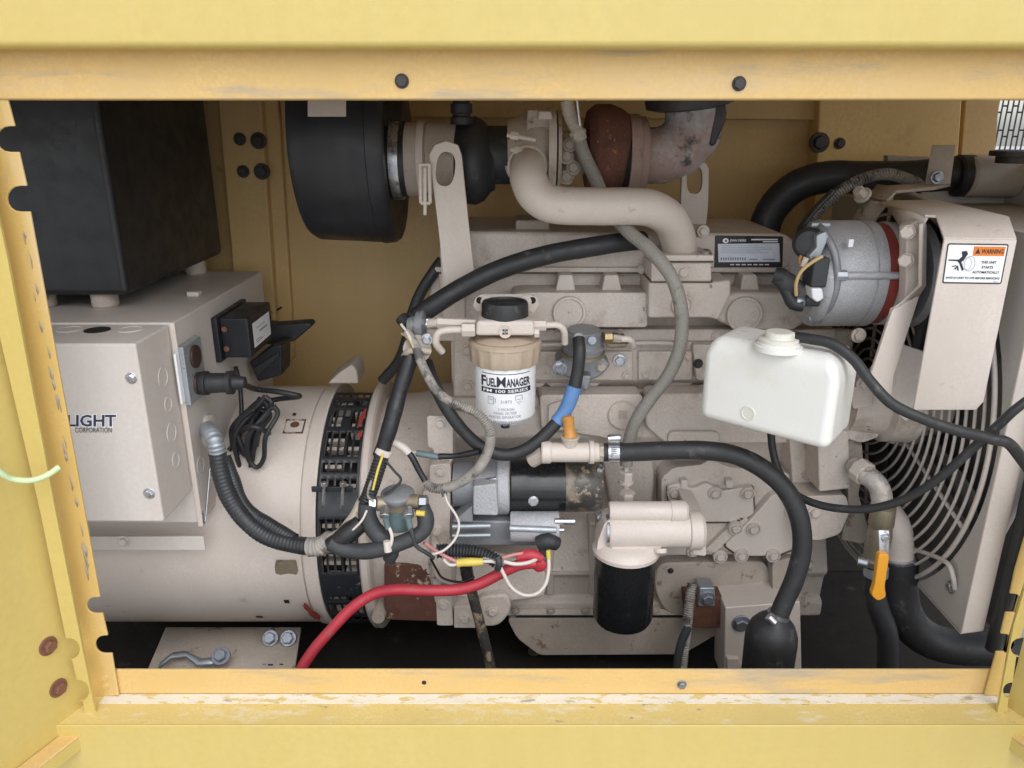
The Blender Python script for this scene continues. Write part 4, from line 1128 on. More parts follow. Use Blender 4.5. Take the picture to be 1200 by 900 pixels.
# ribbed collar
bm = bmesh.new()
zc_0, zc_1 = fz(429), fz(404)
N = 96
rg = []
for z, k in ((zc_0, 1.05), (zc_0 + .003, 1.09), (zc_1 - .006, 1.13), (zc_1 - .005, 1.17), (zc_1, 1.17), (zc_1 + .003, 1.10), (zc_1 + .003, .7)):
    row = []
    for i in range(N):
        rr = rF * k
        if k in (1.05, 1.09, 1.13) and i % 6 in (0, 1): rr *= 1.035
        row.append(bm.verts.new((FX + rr * math.cos(2 * math.pi * i / N), FYc + rr * math.sin(2 * math.pi * i / N), z)))
    rg.append(row)
for a, b in zip(rg, rg[1:]):
    for i in range(N): bm.faces.new((a[i], a[(i + 1) % N], b[(i + 1) % N], b[i]))
bm.faces.new(rg[-1]); bm.faces.new(rg[0][::-1])
finish(bm, 'collar', 'amber', ff, smooth=35)
lathe('dome', (FX, FYc, fz(405)), (0, 0, 1), [(0, rF * 1.05), (.006, rF * .95), (.012, rF * .7)], 'amber', ff, 48)
hd = prism('head', [(558, 376), (626, 376), (627, 394), (557, 394)], FYc - rF * .75, FYc + rF * .7, 'beige', ff, bev=.006, seg=3)
kn = lathe('knob', (FX, FYc, fz(377)), (0, 0, 1), [(0, rF * .7), (.003, rF * .745), (.024, rF * .735), (.028, rF * .70), (.029, rF * .62), (.025, rF * .58), (.025, 0)], 'black_rubber', ff, 64)
em = disc('emblem', 592, 389, FYc - rF * .76, 7.5, 'beige', hd, depth=.002, ring=.14)
dashes('emblem_mark', [(.15, .15, .38, .42), (.15, .58, .38, .85), (.62, .15, .85, .42), (.62, .58, .85, .85), (.45, .1, .55, .9)], rect_fn(587.5, 384.5, 596.5, 393.5, FYc - rF * .76 - .0012), 'ink', em)
plate_hole('bracket', [(556, 350), (564, 345), (618, 345), (629, 348), (632, 358), (622, 372), (622, 378), (562, 378), (562, 368), (554, 360)], (592, 366, 16, 7, 0), FYc + .05, FYc + .056, 'beige', ff, rnd=3)
for x in (571, 615):
    bolt(x, 354, FYc + .045, 5.5, 'beige', ff)
    disc('slot', x - 9 if x < 590 else x + 9, 352, FYc + .0495, 4, 'dark', ff, depth=.0004)
# pipe fittings either side of the head
rod('fitting', P(512, 378, .26), P(558, 380, .26), .0095, 'beige', ff, 6)
rod('hex_nut', P(541, 386, .24), P(557, 386, .24), .012, 'beige', ff, 6)
tube('pipe', [P(545, 386, .24), P(522, 387, .24), P(513, 391, .24), P(511, 402, .245), P(518, 412, .26)], .0062, 'beige', ff)
rod('hex_nut', P(624, 381, .25), P(640, 381, .25), .0095, 'beige', ff, 6)
rod('plug', P(626, 390, .24), P(632, 390, .24), .008, 'beige', ff, 6)
tube('pipe', [P(638, 381, .25), P(654, 381, .25), P(661, 388, .255), P(662, 402, .27)], .0058, 'beige', ff)
prism('drain_tab', [(622, 426), (628, 426), (628, 440), (622, 440)], FYc + .02, FYc + .03, 'black_rubber', ff, bev=.001)

# =================================================================== lift pump and its hose
lp = thing('fuel_pump', 'dark grey cast fuel pump bolted on the engine beside the white filter', 'fuel pump', (684, 420, .36))
pz = lambda row: zrow(row, .34)
PX = P(683, 415, .36).x
rl = S(683, 410, .36) * 24
lathe('body', (PX, .36, pz(417)), (0, -.1, 1), [(0, rl * .95), (.010, rl * 1.0), (.012, rl * 1.02), (.015, rl * .9), (.04, rl * .86), (.042, rl * .8), (.046, rl * .78)], 'alu_dark', lp, 40)
lathe('joint_ring', (PX, .36, pz(419)), (0, -.1, 1), [(0, rl * 1.06), (.006, rl * 1.06)], 'brass_dull', lp, 40)
prism('flange', [(651, 424), (664, 414), (704, 414), (716, 428), (706, 440), (694, 446), (672, 446), (655, 438)], .385, .44, 'alu_dark', lp, bev=.005, rnd=4)
prism('stem', [(678, 440), (694, 440), (690, 458), (682, 458)], .36, .43, 'alu_dark', lp, bev=.005)
bolt(656, 431, .385, 6.2, 'zinc', lp); bolt(704, 430, .385, 5, 'beige_dirty', lp, washer=1.2)
rod('cap_screw', P(694, 399, .318), P(694, 399, .312), .008, 'bolt_blue', lp, 16)
rod('inlet_boss', P(678, 398, .325), P(678, 396, .30), .010, 'alu_dark', lp, 16)
rod('outlet_nut', P(708, 396, .34), P(718, 396, .34), .010, 'brass', lp, 6)
rod('outlet_nut', P(718, 396, .34), P(728, 397, .34), .0075, 'beige_dirty', lp, 6)
tube('outlet_pipe', [P(724, 397, .34), P(738, 398, .345), P(742, 405, .36)], .006, 'beige', lp)
prism('seat', [(708, 402), (738, 402), (732, 408), (714, 408)], .36, .44, 'brass_dull', lp, bev=.003)
fl_ = thing('fuel_hose', 'black fuel hose with a blue taped band sagging under the white filter', 'hose', (640, 510, .24))
rfh = S(600, 530, .22) * 7.6
fpath = [P(678, 397, .30), P(679, 412, .285), P(677, 435, .28), P(671, 460, .275), P(660, 485, .27), P(640, 508, .262), P(617, 526, .255), P(592, 533, .25), P(566, 525, .25), P(543, 505, .26), P(523, 478, .27), P(508, 448, .29), P(500, 425, .32)]
tube('hose', fpath, rfh, 'black_rubber', fl_, seg=18, lump=.02)
pts_ = smooth_path(fpath, .003)
i0 = min(range(len(pts_)), key=lambda i: (pts_[i] - P(673, 453, .2775)).length)
i1 = min(range(len(pts_)), key=lambda i: (pts_[i] - P(652, 494, .267)).length)
tube('tape_band', pts_[i0:i1:4] + [pts_[i1]], rfh * 1.18, 'blue_tape', fl_, seg=18, lump=.05)
tm = thing('pipe_tee', 'beige pipe tee with an orange sensor on top', 'pipe fitting', (675, 530, .25))
rt = S(675, 530, .25) * 11.5
rod('tee_body', P(643, 530, .25), P(702, 530, .25), rt, 'beige', tm, 24)
rod('collar', P(634, 530, .25), P(646, 530, .25), rt * 1.15, 'beige', tm, 24)
rod('collar', P(690, 530, .25), P(696, 530, .25), rt * 1.2, 'beige', tm, 24)
rod('hex_nut', P(696, 530, .25), P(708, 530, .25), rt * .95, 'beige_dirty', tm, 6)
rod('elbow', P(638, 531, .25), P(622, 540, .26), rt * .8, 'beige_dirty', tm, 10)
tube('barb', [P(700, 530, .25), P(716, 530, .25)], rt * .7, 'zinc', tm)
lathe('branch', P(668, 522, .25), (-.02, 0, 1), [(0, rt * .8), (.012, rt * .8), (.014, rt * .95), (.018, rt * .95)], 'beige_dirty', tm, 24)
sn = lathe('sensor', P(668, 513, .25), (-.12, .1, 1), [(0, rt * .72), (.004, rt * .75), (.008, rt * .6), (.022, rt * .58), (.036, rt * .62), (.040, rt * .4)], 'sensor_orange', tm, 20)

# =================================================================== hoses along the top left of the engine
hh = thing('heater_hose', 'thick black hose slanting across the valve cover above the white filter', 'hose', (610, 320, .36))
tube('hose', [P(488, 372, .33), P(505, 360, .33), P(540, 338, .34), P(585, 316, .35), P(640, 299, .37), P(695, 289, .38), P(735, 283, .40), P(752, 282, .42)], S(620, 310, .36) * 11.5, 'black_rubber', hh, seg=26, lump=.012)
bh = thing('breather_tube', 'thin black tube rising behind the lifting eye', 'hose', (490, 370, .45))
tube('tube', [P(448, 446, .50), P(466, 425, .49), P(476, 400, .47), P(481, 375, .46), P(492, 345, .46), P(506, 322, .46), P(518, 305, .47)], S(480, 390, .46) * 6.5, 'black_rubber', bh)
dv = thing('check_valve', 'small round metal diaphragm fitting at the end of the slanted hose', 'valve', (490, 379, .26))
lathe('body', P(478, 381, .29), (1, -.1, 0), [(0, .012), (.008, .016), (.014, .016), (.016, .024), (.026, .026), (.028, .024), (.03, .012)], 'alu_dark', dv, 28)
rod('nut', P(494, 379, .28), P(504, 379, .27), .0105, 'zinc', dv, 6)
rod('stem', P(502, 379, .27), P(514, 378, .26), .008, 'beige', dv, 12)
rod('port', P(478, 381, .30), P(470, 372, .31), .012, 'black_rubber', dv, 14)

# =================================================================== wiring
mh = thing('wiring_harness', 'thick black taped wiring harness running down past the vent band', 'wiring harness', (460, 480, .22))
tube('upper_loom', [P(486, 404, .27), P(479, 425, .255), P(468, 460, .24), P(457, 500, .22), P(446, 535, .21)], S(465, 470, .23) * 9.6, 'tape_black', mh, seg=18, lump=.06)
tube('lower_loom', [P(449, 530, .21), P(440, 558, .20), P(430, 585, .195), P(415, 612, .19), P(398, 630, .19)], S(430, 570, .2) * 9, 'conduit_black', mh, rib=.12, seg=16)
tube('tape_end', [P(428, 590, .192), P(413, 614, .186), P(398, 630, .182), P(376, 642, .18)], S(410, 620, .19) * 10, 'beige_dirty', mh, seg=16, lump=.08)
tube('tape_wrap', [P(424, 612, .178), P(404, 628, .17), P(388, 640, .168)], S(410, 620, .19) * 11, 'tape_black', mh, seg=16, lump=.10)
tube('yellow_wire', [P(449, 532, .195), P(443, 550, .185), P(437, 574, .18)], .0022, 'wire_yellow', mh, seg=8)
rod('cable_tie', P(451, 526, .212), P(448, 533, .21), S(450, 530, .21) * 10.5, 'wire_white', mh, 18)
lathe('top_clip', P(489, 409, .265), (0.1, -1, .3), [(0, .020), (.004, .024), (.01, .024), (.012, .020)], 'beige_dirty', mh, 24)
tube('clip_strap', [P(474, 417, .262), P(480, 411, .245), P(492, 410, .243), P(504, 412, .25)], .006, 'beige_dirty', mh, seg=8)
bolt(500, 398, .26, 5, 'zinc', mh)
gc = thing('generator_conduit', 'ribbed black conduit curving out of the beige box to the harness', 'conduit', (290, 610, .26))
pcx = onX(244, 505, xjr)
rgc = S(270, 570, .24) * 10.5
tube('metal_end', [pcx + Vector((-.01, .01, .005)), P(250, 512, .25), P(256, 535, .245)], rgc * .95, 'galvanised', gc, rib=.2, seg=18)
tube('conduit', [P(255, 531, .245), P(259, 556, .238), P(270, 585, .23), P(288, 610, .22), P(312, 628, .21), P(340, 637, .20), P(366, 641, .19)], rgc, 'conduit_black', gc, rib=.045, seg=18, lump=.03)
tube('second_conduit', [P(262, 536, .258), P(272, 560, .25), P(284, 590, .24), P(300, 606, .232), P(316, 615, .222), P(345, 633, .205)], rgc * .8, 'conduit_black', gc, rib=.04, seg=16, lump=.05)
tube('collar_wrap', [P(362, 641, .186), P(376, 640, .182), P(388, 633, .178)], rgc * 1.08, 'conduit_grey', gc, rib=.16, seg=18)
lathe('bushing', pcx, (1, 0, 0), [(-.002, .032), (.006, .032), (.008, .028), (.008, 0.01)], 'beige', gc, 28)
tube('bare_wire', [P(247, 540, .30), P(244, 575, .28), P(240, 612, .262), P(237, 600, .257)], .0022, 'zinc', gc, seg=8)
lc = thing('loop_conduit', 'stained grey split conduit looping in front of the white filter', 'conduit', (560, 520, .2))
rlc = S(560, 520, .2) * 5.6
LP = [P(476, 388, .25), P(487, 405, .24), P(496, 430, .23), P(512, 458, .215), P(534, 474, .205), P(558, 484, .20), P(572, 500, .198), P(574, 522, .198), P(563, 546, .20), P(545, 562, .205), P(522, 572, .215), P(504, 570, .225), P(492, 553, .232), P(483, 536, .235), P(472, 524, .24), P(460, 518, .24)]
lq = smooth_path(LP, .004)
nq = len(lq)
tube('sleeve', lq[:int(nq * .30):3], rlc * .95, 'conduit_grey', lc, seg=14, lump=.04)
tube('ribbed_sleeve', lq[int(nq * .28):int(nq * .47):3], rlc * 1.05, 'conduit_grey', lc, rib=.28, seg=14)
tube('sleeve', lq[int(nq * .46):int(nq * .74):3], rlc * 1.1, 'conduit_grey', lc, seg=14, lump=.05)
tube('ribbed_sleeve', lq[int(nq * .72):int(nq * .83):3], rlc * 1.1, 'conduit_grey', lc, rib=.28, seg=14)
tube('wire_bundle', lq[int(nq * .82)::3], rlc * .72, 'tape_black', lc, seg=12, lump=.05)
tube('end_sleeve', lq[int(nq * .93)::3], rlc * .9, 'wire_white', lc, seg=12)
tube('white_wire', [P(470, 380, .255), P(478, 391, .242), P(484, 405, .236)], .0024, 'wire_white', lc, seg=8)
tube('white_wire', [P(471, 391, .25), P(479, 396, .24), P(485, 408, .234)], .0022, 'wire_tan', lc, seg=8)
cc = thing('teal_connector', 'small teal crimp connector on a short taped wire', 'connector', (500, 533, .25))
tube('sleeve', [P(488, 531, .25), P(500, 533, .248), P(516, 536, .246)], .0055, 'connector_teal', cc, seg=10, lump=.15)
tube('wire', [P(514, 535, .246), P(535, 534, .244), P(562, 529, .235)], .0055, 'tape_black', cc, seg=12, lump=.12)
tube('wire_tail', [P(488, 531, .25), P(474, 527, .25), P(462, 522, .252)], .0022, 'wire_white', cc, seg=8)

# =================================================================== relay with boots
rl_ = thing('relay_switch', 'round domed metal relay with four terminals on the generator housing', 'relay', (466, 590, .20))
RX = P(466, 579, .20)
rr_ = S(466, 580, .20) * 20
lathe('dome', RX, (0, -.12, 1), [(-.012, rr_ * .55), (-.010, rr_ * .9), (-.002, rr_ * 1.0), (.002, rr_ * .99), (.004, rr_ * .9), (.009, rr_ * .55), (.011, 0)], 'alu_dark', rl_, 48)
lathe('body', P(466, 588, .205), (0, -.12, -1), [(0, rr_ * .62), (.02, rr_ * .62), (.022, rr_ * .72), (.05, rr_ * .68)], 'connector_teal', rl_, 32)
prism('base_plate', [(452, 586), (480, 586), (477, 603), (455, 603)], .185, .205, 'brass_dull', rl_, bev=.003)
for (x, y, dx) in ((441, 590, -1), (492, 588, 1)):
    rod('terminal', P(x - dx * 14, y, .19), P(x, y, .185), .013, 'brass_dull', rl_, 14)
    rod('terminal_nut', P(x, y, .185), P(x + dx * 9, y, .183), .0115, 'zinc', rl_, 6)
for (x, y) in ((452, 602), (478, 602)):
    rod('small_terminal', P(x, y - 6, .17), P(x + (1 if x > 460 else -1), y + 4, .155), .009, 'zinc', rl_, 8)
    tube('crimp', [P(x, y + 5, .155), P(x + 3, y + 17, .155)], .0055, 'connector_teal', rl_, seg=10)
b1 = thing('rubber_boot', 'black rubber cable boot on the generator side of the domed relay', 'cable boot', (440, 620, .17))
tube('boot', [P(431, 590, .185), P(430, 604, .18), P(438, 620, .175), P(452, 634, .17)], S(440, 615, .17) * 11, 'boot_grey', b1, seg=18, lump=.04)
tube('lead', [P(452, 634, .168), P(460, 646, .165), P(456, 655, .17)], S(440, 615, .17) * 8, 'boot_grey', b1, seg=14)
b2 = thing('rubber_boot', 'long black rubber cable boot on the engine side of the domed relay', 'cable boot', (495, 620, .17))
tube('boot', [P(494, 594, .18), P(499, 608, .172), P(496, 622, .165), P(480, 632, .16), P(458, 640, .158), P(430, 646, .157), P(405, 644, .16), P(388, 636, .165)], S(440, 630, .16) * 9.5, 'boot_grey', b2, seg=18, lump=.06)
tube('yellow_mark', [P(488, 601, .162), P(498, 602, .16)], .005, 'wire_yellow', b2, seg=10)
w1 = thing('relay_wire', 'short white wire hanging from the left relay terminal', 'wire', (458, 625, .15))
tube('wire', [P(454, 614, .155), P(459, 626, .15), P(459, 634, .148), P(456, 642, .146), P(452, 636, .146)], .003, 'wire_white', w1, seg=10)
tube('crimp', [P(453, 634, .147), P(455, 646, .145)], .0062, 'wire_white', w1, seg=10, lump=.15)
w2 = thing('relay_wire', 'black wire drooping from the right relay terminal', 'wire', (490, 630, .15))
tube('wire', [P(480, 614, .155), P(484, 628, .15), P(488, 640, .15), P(500, 648, .152), P(508, 654, .16)], .0038, 'boot_grey', w2, seg=10)

# =================================================================== starter
st = thing('starter_motor', 'starter motor with glossy black barrel and grey cast nose', 'starter motor', (630, 590, .30))
SZ = lambda row: zrow(row, .28)
def sx(px): return P(px, 580, .27).x
sz = (SZ(544) + SZ(609)) / 2
rS = (SZ(544) - SZ(609)) / 2 * .93
lathe('barrel', (sx(598), .315, sz), (1, 0, 0), [(0, rS * .97), (.002, rS), (sx(663) - sx(598), rS), (sx(663) - sx(598), rS * .96)], 'black_paint', st, 64)
lathe('end_cap', (sx(663), .315, sz), (1, 0, 0), [(0, rS * 1.0), (sx(700) - sx(663), rS * .97), (sx(707) - sx(663), rS * .88), (sx(708) - sx(663), 0)], 'black_oily', st, 64)
lathe('nose_ring', (sx(582), .315, sz), (1, 0, 0), [(0, rS * 1.04), (.003, rS * 1.08), (sx(597) - sx(582) - .003, rS * 1.08), (sx(597) - sx(582), rS * 1.02)], 'aluminium', st, 64)
lathe('nose', (sx(530), .315, sz), (1, 0, 0), [(0, rS * .8), (sx(554) - sx(530), rS * .8), (sx(556) - sx(530), rS * .98), (sx(584) - sx(530), rS * 1.0)], 'alu_dark', st, 48)
prism('nose_block', [(554, 570), (582, 567), (584, 605), (554, 604)], .245, .30, 'aluminium', st, bev=.004)
prism('nose_web', [(530, 612), (554, 592), (554, 612)], .252, .29, 'alu_dark', st, bev=.002)
prism('nose_plate', [(530, 610), (600, 611), (640, 613), (640, 640), (530, 640)], .272, .33, 'alu_dark', st, bev=.004)
rod('through_bolt', P(530, 617, .255), P(575, 616, .255), .005, 'galvanised', st, 12)
rod('through_bolt', P(530, 628, .25), P(575, 627, .25), .004, 'galvanised', st, 12)
lathe('solenoid', P(598, 617, .262), (1, 0, 0), [(0, .026), (.003, .028), (sx(655) - sx(598), .028), (sx(656) - sx(598), .02)], 'aluminium', st, 40)
rod('solenoid_rod', P(597, 619, .235), P(652, 621, .235), .006, 'galvanised', st, 12)
rod('stud', P(650, 611, .245), P(674, 611, .245), .006, 'zinc', st, 12)
rod('stud', P(652, 621, .24), P(661, 621, .24), .004, 'zinc', st, 12)
bolt(625, 587, .315 - rS, 6, 'zinc', st, washer=1.05, h=.25)
stf = rect_fn(613, 604, 649, 609, .315 - rS * .86)
box('tag_plate', stf(0, 0) - Vector((0, .001, 0)), stf(1, 1) + Vector((0, .004, 0)), 'galvanised', st, bev=.0005)
dashes('print', [(.06 + .1 * k, .3, .12 + .1 * k, .7) for k in range(9)], lambda u, v: stf(u, v) - Vector((0, .0016, 0)), 'ink_grey', st)
rod('nose_bolt', P(569, 564, .27), P(582, 561, .27), .005, 'zinc', st, 8)
for (x, y) in ((703, 550), (703, 606)): bolt(x, y, .29, 4, 'zinc', st, ax=(1, -.6, 0))
tb_ = thing('terminal_boot', 'small black cap over the starter terminal above the red cable', 'terminal cap', (643, 635, .23))
tube('cap', [P(632, 636, .235), P(643, 634, .23), P(652, 637, .235)], S(643, 635, .23) * 9.5, 'black_rubber', tb_, seg=16, lump=.12)
tube('collar', [P(637, 642, .225), P(636, 650, .225)], .008, 'black_rubber', tb_, seg=12)
tube('yellow_sleeve', [P(642, 644, .222), P(643, 654, .22)], .0045, 'wire_yellow', tb_, seg=10)
rc = thing('battery_cable', 'thick red battery cable curving across the rusty plate', 'battery cable', (480, 690, .2))
RC = [P(628, 660, .215), P(612, 661, .215), P(592, 669, .215), P(562, 684, .21), P(535, 691, .205), P(500, 692, .20), P(465, 691, .20), P(438, 696, .20), P(412, 713, .19), P(388, 738, .17), P(366, 764, .15), P(349, 792, .13), P(340, 820, .12)]
tube('cable', RC, S(480, 690, .2) * 6.6, 'red_cable', rc, seg=18)
tube('cable_end', [P(606, 653, .222), P(622, 650, .22), P(634, 654, .222)], S(480, 690, .2) * 6.8, 'red_cable', rc, seg=14)
lathe('lug_cover', P(632, 660, .225), (0, -1, 0), [(0, .010), (.003, .013), (.009, .013), (.012, .008), (.012, 0)], 'red_cable', rc, 24)
yc = thing('yellow_connector', 'yellow crimp connector joining pink and white wires', 'connector', (551, 659, .19))
tube('sleeve', [P(536, 660, .19), P(542, 659, .19), P(551, 658.5, .19), P(559, 658.5, .19), P(566, 658, .19)], .0072, 'wire_yellow', yc, seg=14, lump=.14)
tube('pink_wire', [P(497, 636, .17), P(510, 645, .18), P(524, 653, .187), P(537, 659, .19)], .0032, 'wire_pink', yc, seg=10)
tube('white_wire', [P(519, 655, .185), P(527, 662, .187), P(537, 661, .19)], .003, 'wire_white', yc, seg=10)
tube('white_wire', [P(566, 658, .19), P(576, 658, .19), P(584, 660, .195)], .003, 'wire_white', yc, seg=10)
sw = thing('signal_wire', 'thin white wire looping below the starter in a U', 'wire', (610, 690, .2))
tube('wire', [P(584, 660, .195), P(590, 672, .19), P(599, 688, .185), P(613, 697, .182), P(628, 696, .185), P(639, 685, .195), P(643, 668, .21), P(643, 654, .22)], .0034, 'wire_white', sw, seg=10)
tube('pink_wire', [P(588, 654, .20), P(602, 650, .21), P(617, 648, .22), P(632, 648, .225)], .003, 'wire_pink', sw, seg=10)
tube('white_wire', [P(590, 658, .20), P(604, 661, .20), P(620, 659, .205), P(634, 652, .22)], .0036, 'wire_white', sw, seg=10)
tube('tie', [P(583, 653, .19), P(585, 660, .185), P(583, 667, .19)], .006, 'boot_grey', sw, seg=10)
bw = thing('sense_wire', 'thin white wire curving down beside the starter nose', 'wire', (530, 620, .2))
tube('wire', [P(521, 578, .22), P(525, 590, .21), P(534, 603, .205), P(538, 616, .20), P(533, 632, .19), P(520, 645, .18), P(506, 650, .17)], .0024, 'wire_white', bw, seg=8)
tube('crimp', [P(520, 572, .225), P(521, 582, .22)], .005, 'connector_teal', bw, seg=8)
tube('tail', [P(503, 656, .17), P(505, 668, .19), P(512, 680, .21), P(524, 686, .23)], .0026, 'conduit_grey', bw, seg=8)
sc_ = thing('starter_conduit', 'short ribbed black conduit lying under the starter', 'conduit', (555, 648, .22))
tube('conduit', [P(512, 646, .20), P(530, 645, .205), P(550, 646, .21), P(568, 650, .21), P(582, 658, .205)], S(550, 648, .21) * 8.5, 'conduit_black', sc_, rib=.2, seg=16)
tube('wire_stub', [P(566, 654, .2), P(576, 657, .197), P(588, 660, .195)], .004, 'conduit_grey', sc_, seg=10)
ew = thing('loose_wire', 'thin stained wires tangled between harness and relay', 'wire', (440, 600, .19))
tube('black_wire', [P(452, 540, .20), P(462, 552, .195), P(470, 562, .19), P(462, 572, .185), P(449, 580, .18)], .0022, 'tape_black', ew, seg=8)
tube('grey_wire', [P(446, 545, .20), P(436, 562, .19), P(431, 580, .18), P(438, 588, .178)], .0024, 'conduit_grey', ew, seg=8)
tube('tan_wire', [P(400, 628, .165), P(412, 622, .16), P(424, 610, .16), P(430, 598, .165)], .002, 'wire_white', ew, seg=8)
tube('black_wire', [P(505, 655, .165), P(512, 668, .18), P(520, 678, .20), P(540, 682, .22), P(556, 676, .22)], .0022, 'tape_black', ew, seg=8)
dr = thing('dark_cable', 'dark stiff cable slanting down below the yellow connector', 'cable', (560, 720, .24))
tube('cable', [P(547, 668, .23), P(552, 690, .24), P(561, 725, .25), P(570, 760, .25), P(579, 800, .24)], S(565, 740, .24) * 6.2, 'black_oily', dr, seg=14)
tube('black_sleeve', [P(546, 664, .228), P(549, 682, .235)], S(565, 740, .24) * 7.2, 'tape_black', dr, seg=14)

# =================================================================== oil filter
ofl = thing('oil_filter', 'black spin-on oil filter under a beige cast filter head', 'oil filter', (731, 690, .27))
OX, OY = P(731, 690, .27).x, .27
oz = lambda row: zrow(row, OY - .03)
rO = S(731, 690, .25) * 36
lathe('canister', (OX, OY, oz(737)), (0, 0, 1), [(0, 0), (0, rO * .80), (.004, rO * .92), (.012, rO * .985), (oz(656) - oz(737), rO), (oz(654) - oz(737), rO * .95)], 'black_paint', ofl, 72)
lathe('head_plate', (OX, OY, oz(657)), (0, 0, 1), [(0, rO * .96), (.003, rO * 1.08), (.010, rO * 1.09), (.018, rO * 1.0), (.026, rO * .8)], 'beige_clean_lit', ofl, 64)
def hx_(px): return P(px, 620, .25).x
hz1, hz2 = zrow(604, .25), zrow(626, .25)
rh1, rh2 = S(760, 604, .26) * 12, S(760, 626, .26) * 21
lathe('head_gallery', (hx_(714), .265, hz1), (1, 0, 0), [(0, rh1 * .9), (.003, rh1), (hx_(786) - hx_(714), rh1), (hx_(786) - hx_(714), rh1 * 1.1), (hx_(803) - hx_(714), rh1 * 1.1), (hx_(806) - hx_(714), rh1 * .9)], 'beige_clean_lit', ofl, 40)
lathe('head_body', (hx_(714), .265, hz2), (1, 0, 0), [(0, rh2 * .92), (.004, rh2), (hx_(808) - hx_(714), rh2 * .98), (hx_(809) - hx_(714), rh2 * 1.1), (hx_(822) - hx_(714), rh2 * 1.1), (hx_(826) - hx_(714), rh2 * .95)], 'beige_clean_lit', ofl, 48)
prism('head_skirt', [(718, 628), (796, 628), (774, 642), (768, 653), (716, 653)], .238, .29, 'beige_clean_lit', ofl, bev=.006, seg=3, rnd=4)
prism('head_web', [(709, 612), (724, 606), (722, 650), (699, 652), (700, 636)], .25, .30, 'beige_clean_lit', ofl, bev=.008, seg=3, rnd=5)
lathe('boss', P(774, 643, .24), (0, -.6, -1), [(0, .012), (.008, .011), (.010, .008), (.010, 0)], 'beige_clean_lit', ofl, 20)
lathe('seal_ring', (hx_(711), .265, hz2), (1, 0, 0), [(0, rh2 * .86), (.004, rh2 * .9), (.006, rh2 * .86)], 'zinc', ofl, 40)
prism('mount_flange', [(806, 600), (826, 604), (828, 652), (812, 650)], .27, .40, 'beige_clean_lit', ofl, bev=.006, rnd=4)

# =================================================================== big coolant hose
kh = thing('coolant_hose', 'thick black rubber hose arching down to a swollen end', 'hose', (900, 560, .22))
rk = S(850, 540, .22) * 11.2
KP = [P(708, 530, .25), P(735, 530, .245), P(780, 528, .235), P(825, 528, .225), P(860, 533, .215), P(892, 548, .20), P(919, 572, .19), P(936, 604, .18), P(940, 640, .175), P(932, 676, .17), P(919, 706, .165), P(910, 728, .16)]
tube('hose', KP, rk, 'black_rubber', kh, seg=26, lump=.015)
cl1 = clamp_band('clamp_band', P(713, 530, .249), P(726, 530, .247), rk * 1.1, 'zinc', kh)
dashes('clamp_slot', [(.2 + .0, .15 + .13 * k, .8, .21 + .13 * k) for k in range(6)], lambda u, v: P(714 + 11 * u, 522 + 16 * v, .249 - rk * 1.13), 'bolt_dark', cl1)
rod('clamp_screw', P(712, 514, .24), P(727, 513, .24), .006, 'zinc', kh, 12)
prism('clamp_housing', [(714, 512), (726, 511), (727, 519), (713, 519)], .235, .25, 'zinc', kh, bev=.002)
lathe('bulb', P(907, 722, .16), (0, 0, -1), [(-.006, rk * .9), (0, rk * 1.2), (.008, rk * 1.8), (.02, rk * 2.35), (.038, rk * 2.7), (.055, rk * 2.75), (.14, rk * 2.7)], 'black_rubber', kh, 48)
clamp_band('clamp_band', P(913, 719, .162), P(908, 730, .16), rk * 1.2, 'zinc', kh)
rod('clamp_screw', P(900, 722, .135), P(908, 730, .13), .0075, 'zinc', kh, 12)
wd = thing('split_conduit', 'ribbed grey wire conduit dropping past the rusty bracket', 'conduit', (805, 740, .30))
tube('conduit', [P(811, 684, .34), P(808, 705, .325), P(805, 735, .31), P(801, 765, .30), P(798, 805, .29)], S(806, 740, .3) * 6, 'conduit_grey', wd, rib=.24, seg=14)
tube('blue_wire', [P(806, 735, .30), P(797, 758, .295), P(792, 790, .29), P(790, 805, .29)], S(806, 740, .3) * 5, 'boot_grey', wd, seg=10)

# =================================================================== coolant bottle
cb = thing('coolant_bottle', 'white plastic coolant bottle with round screw cap', 'coolant bottle', (905, 480, .13))
A = P(817, 493, .20); B = P(971, 527, .055); C = P(1001, 470, .150)
C.z = A.z; D = A + (C - B); 
zt0 = zrow(410, .16)
bm = bmesh.new()
mid = (A + B + C + D) / 4
def crn(k, z, sc=1.0): 
    q = mid + (k - mid) * sc
    return Vector((q.x, q.y, z))
zb0 = (zrow(493, .20) + zrow(527, .055)) / 2
lv = [(zb0, .995), (zt0 - .014, 1.0), (zt0 + .013, .86)]
rws = []
for z, k in lv: rws.append([bm.verts.new(crn(q, z, k)) for q in (A, B, C, D)])
for a, b in zip(rws, rws[1:]):
    for i in range(4): bm.faces.new((a[i], a[(i + 1) % 4], b[(i + 1) % 4], b[i]))
bm.faces.new(rws[0][::-1]); bm.faces.new(rws[-1])
bot = finish(bm, 'bottle', 'white_plastic', cb, bev=.019, seg=5)
nb = (B - A); nb.z = 0; nb.normalize(); nrm_b = Vector((nb.y, -nb.x, 0))
if nrm_b.y > 0: nrm_b = -nrm_b
pm = A + (B - A) * .40; pm.z = zb0 + .030
lathe('mould_mark', pm - nrm_b * .0006, nrm_b, [(0, .012), (.0016, .012), (.002, .010), (.0012, .009), (.0012, 0)], 'bottle_cap', cb, 28)
capb = Vector((P(912, 402, .135).x, .135, zt0 + .012))
lathe('neck', capb, (0, 0, 1), [(-.004, .036), (.004, .036), (.005, .032), (.008, .032)], 'white_plastic', cb, 40)
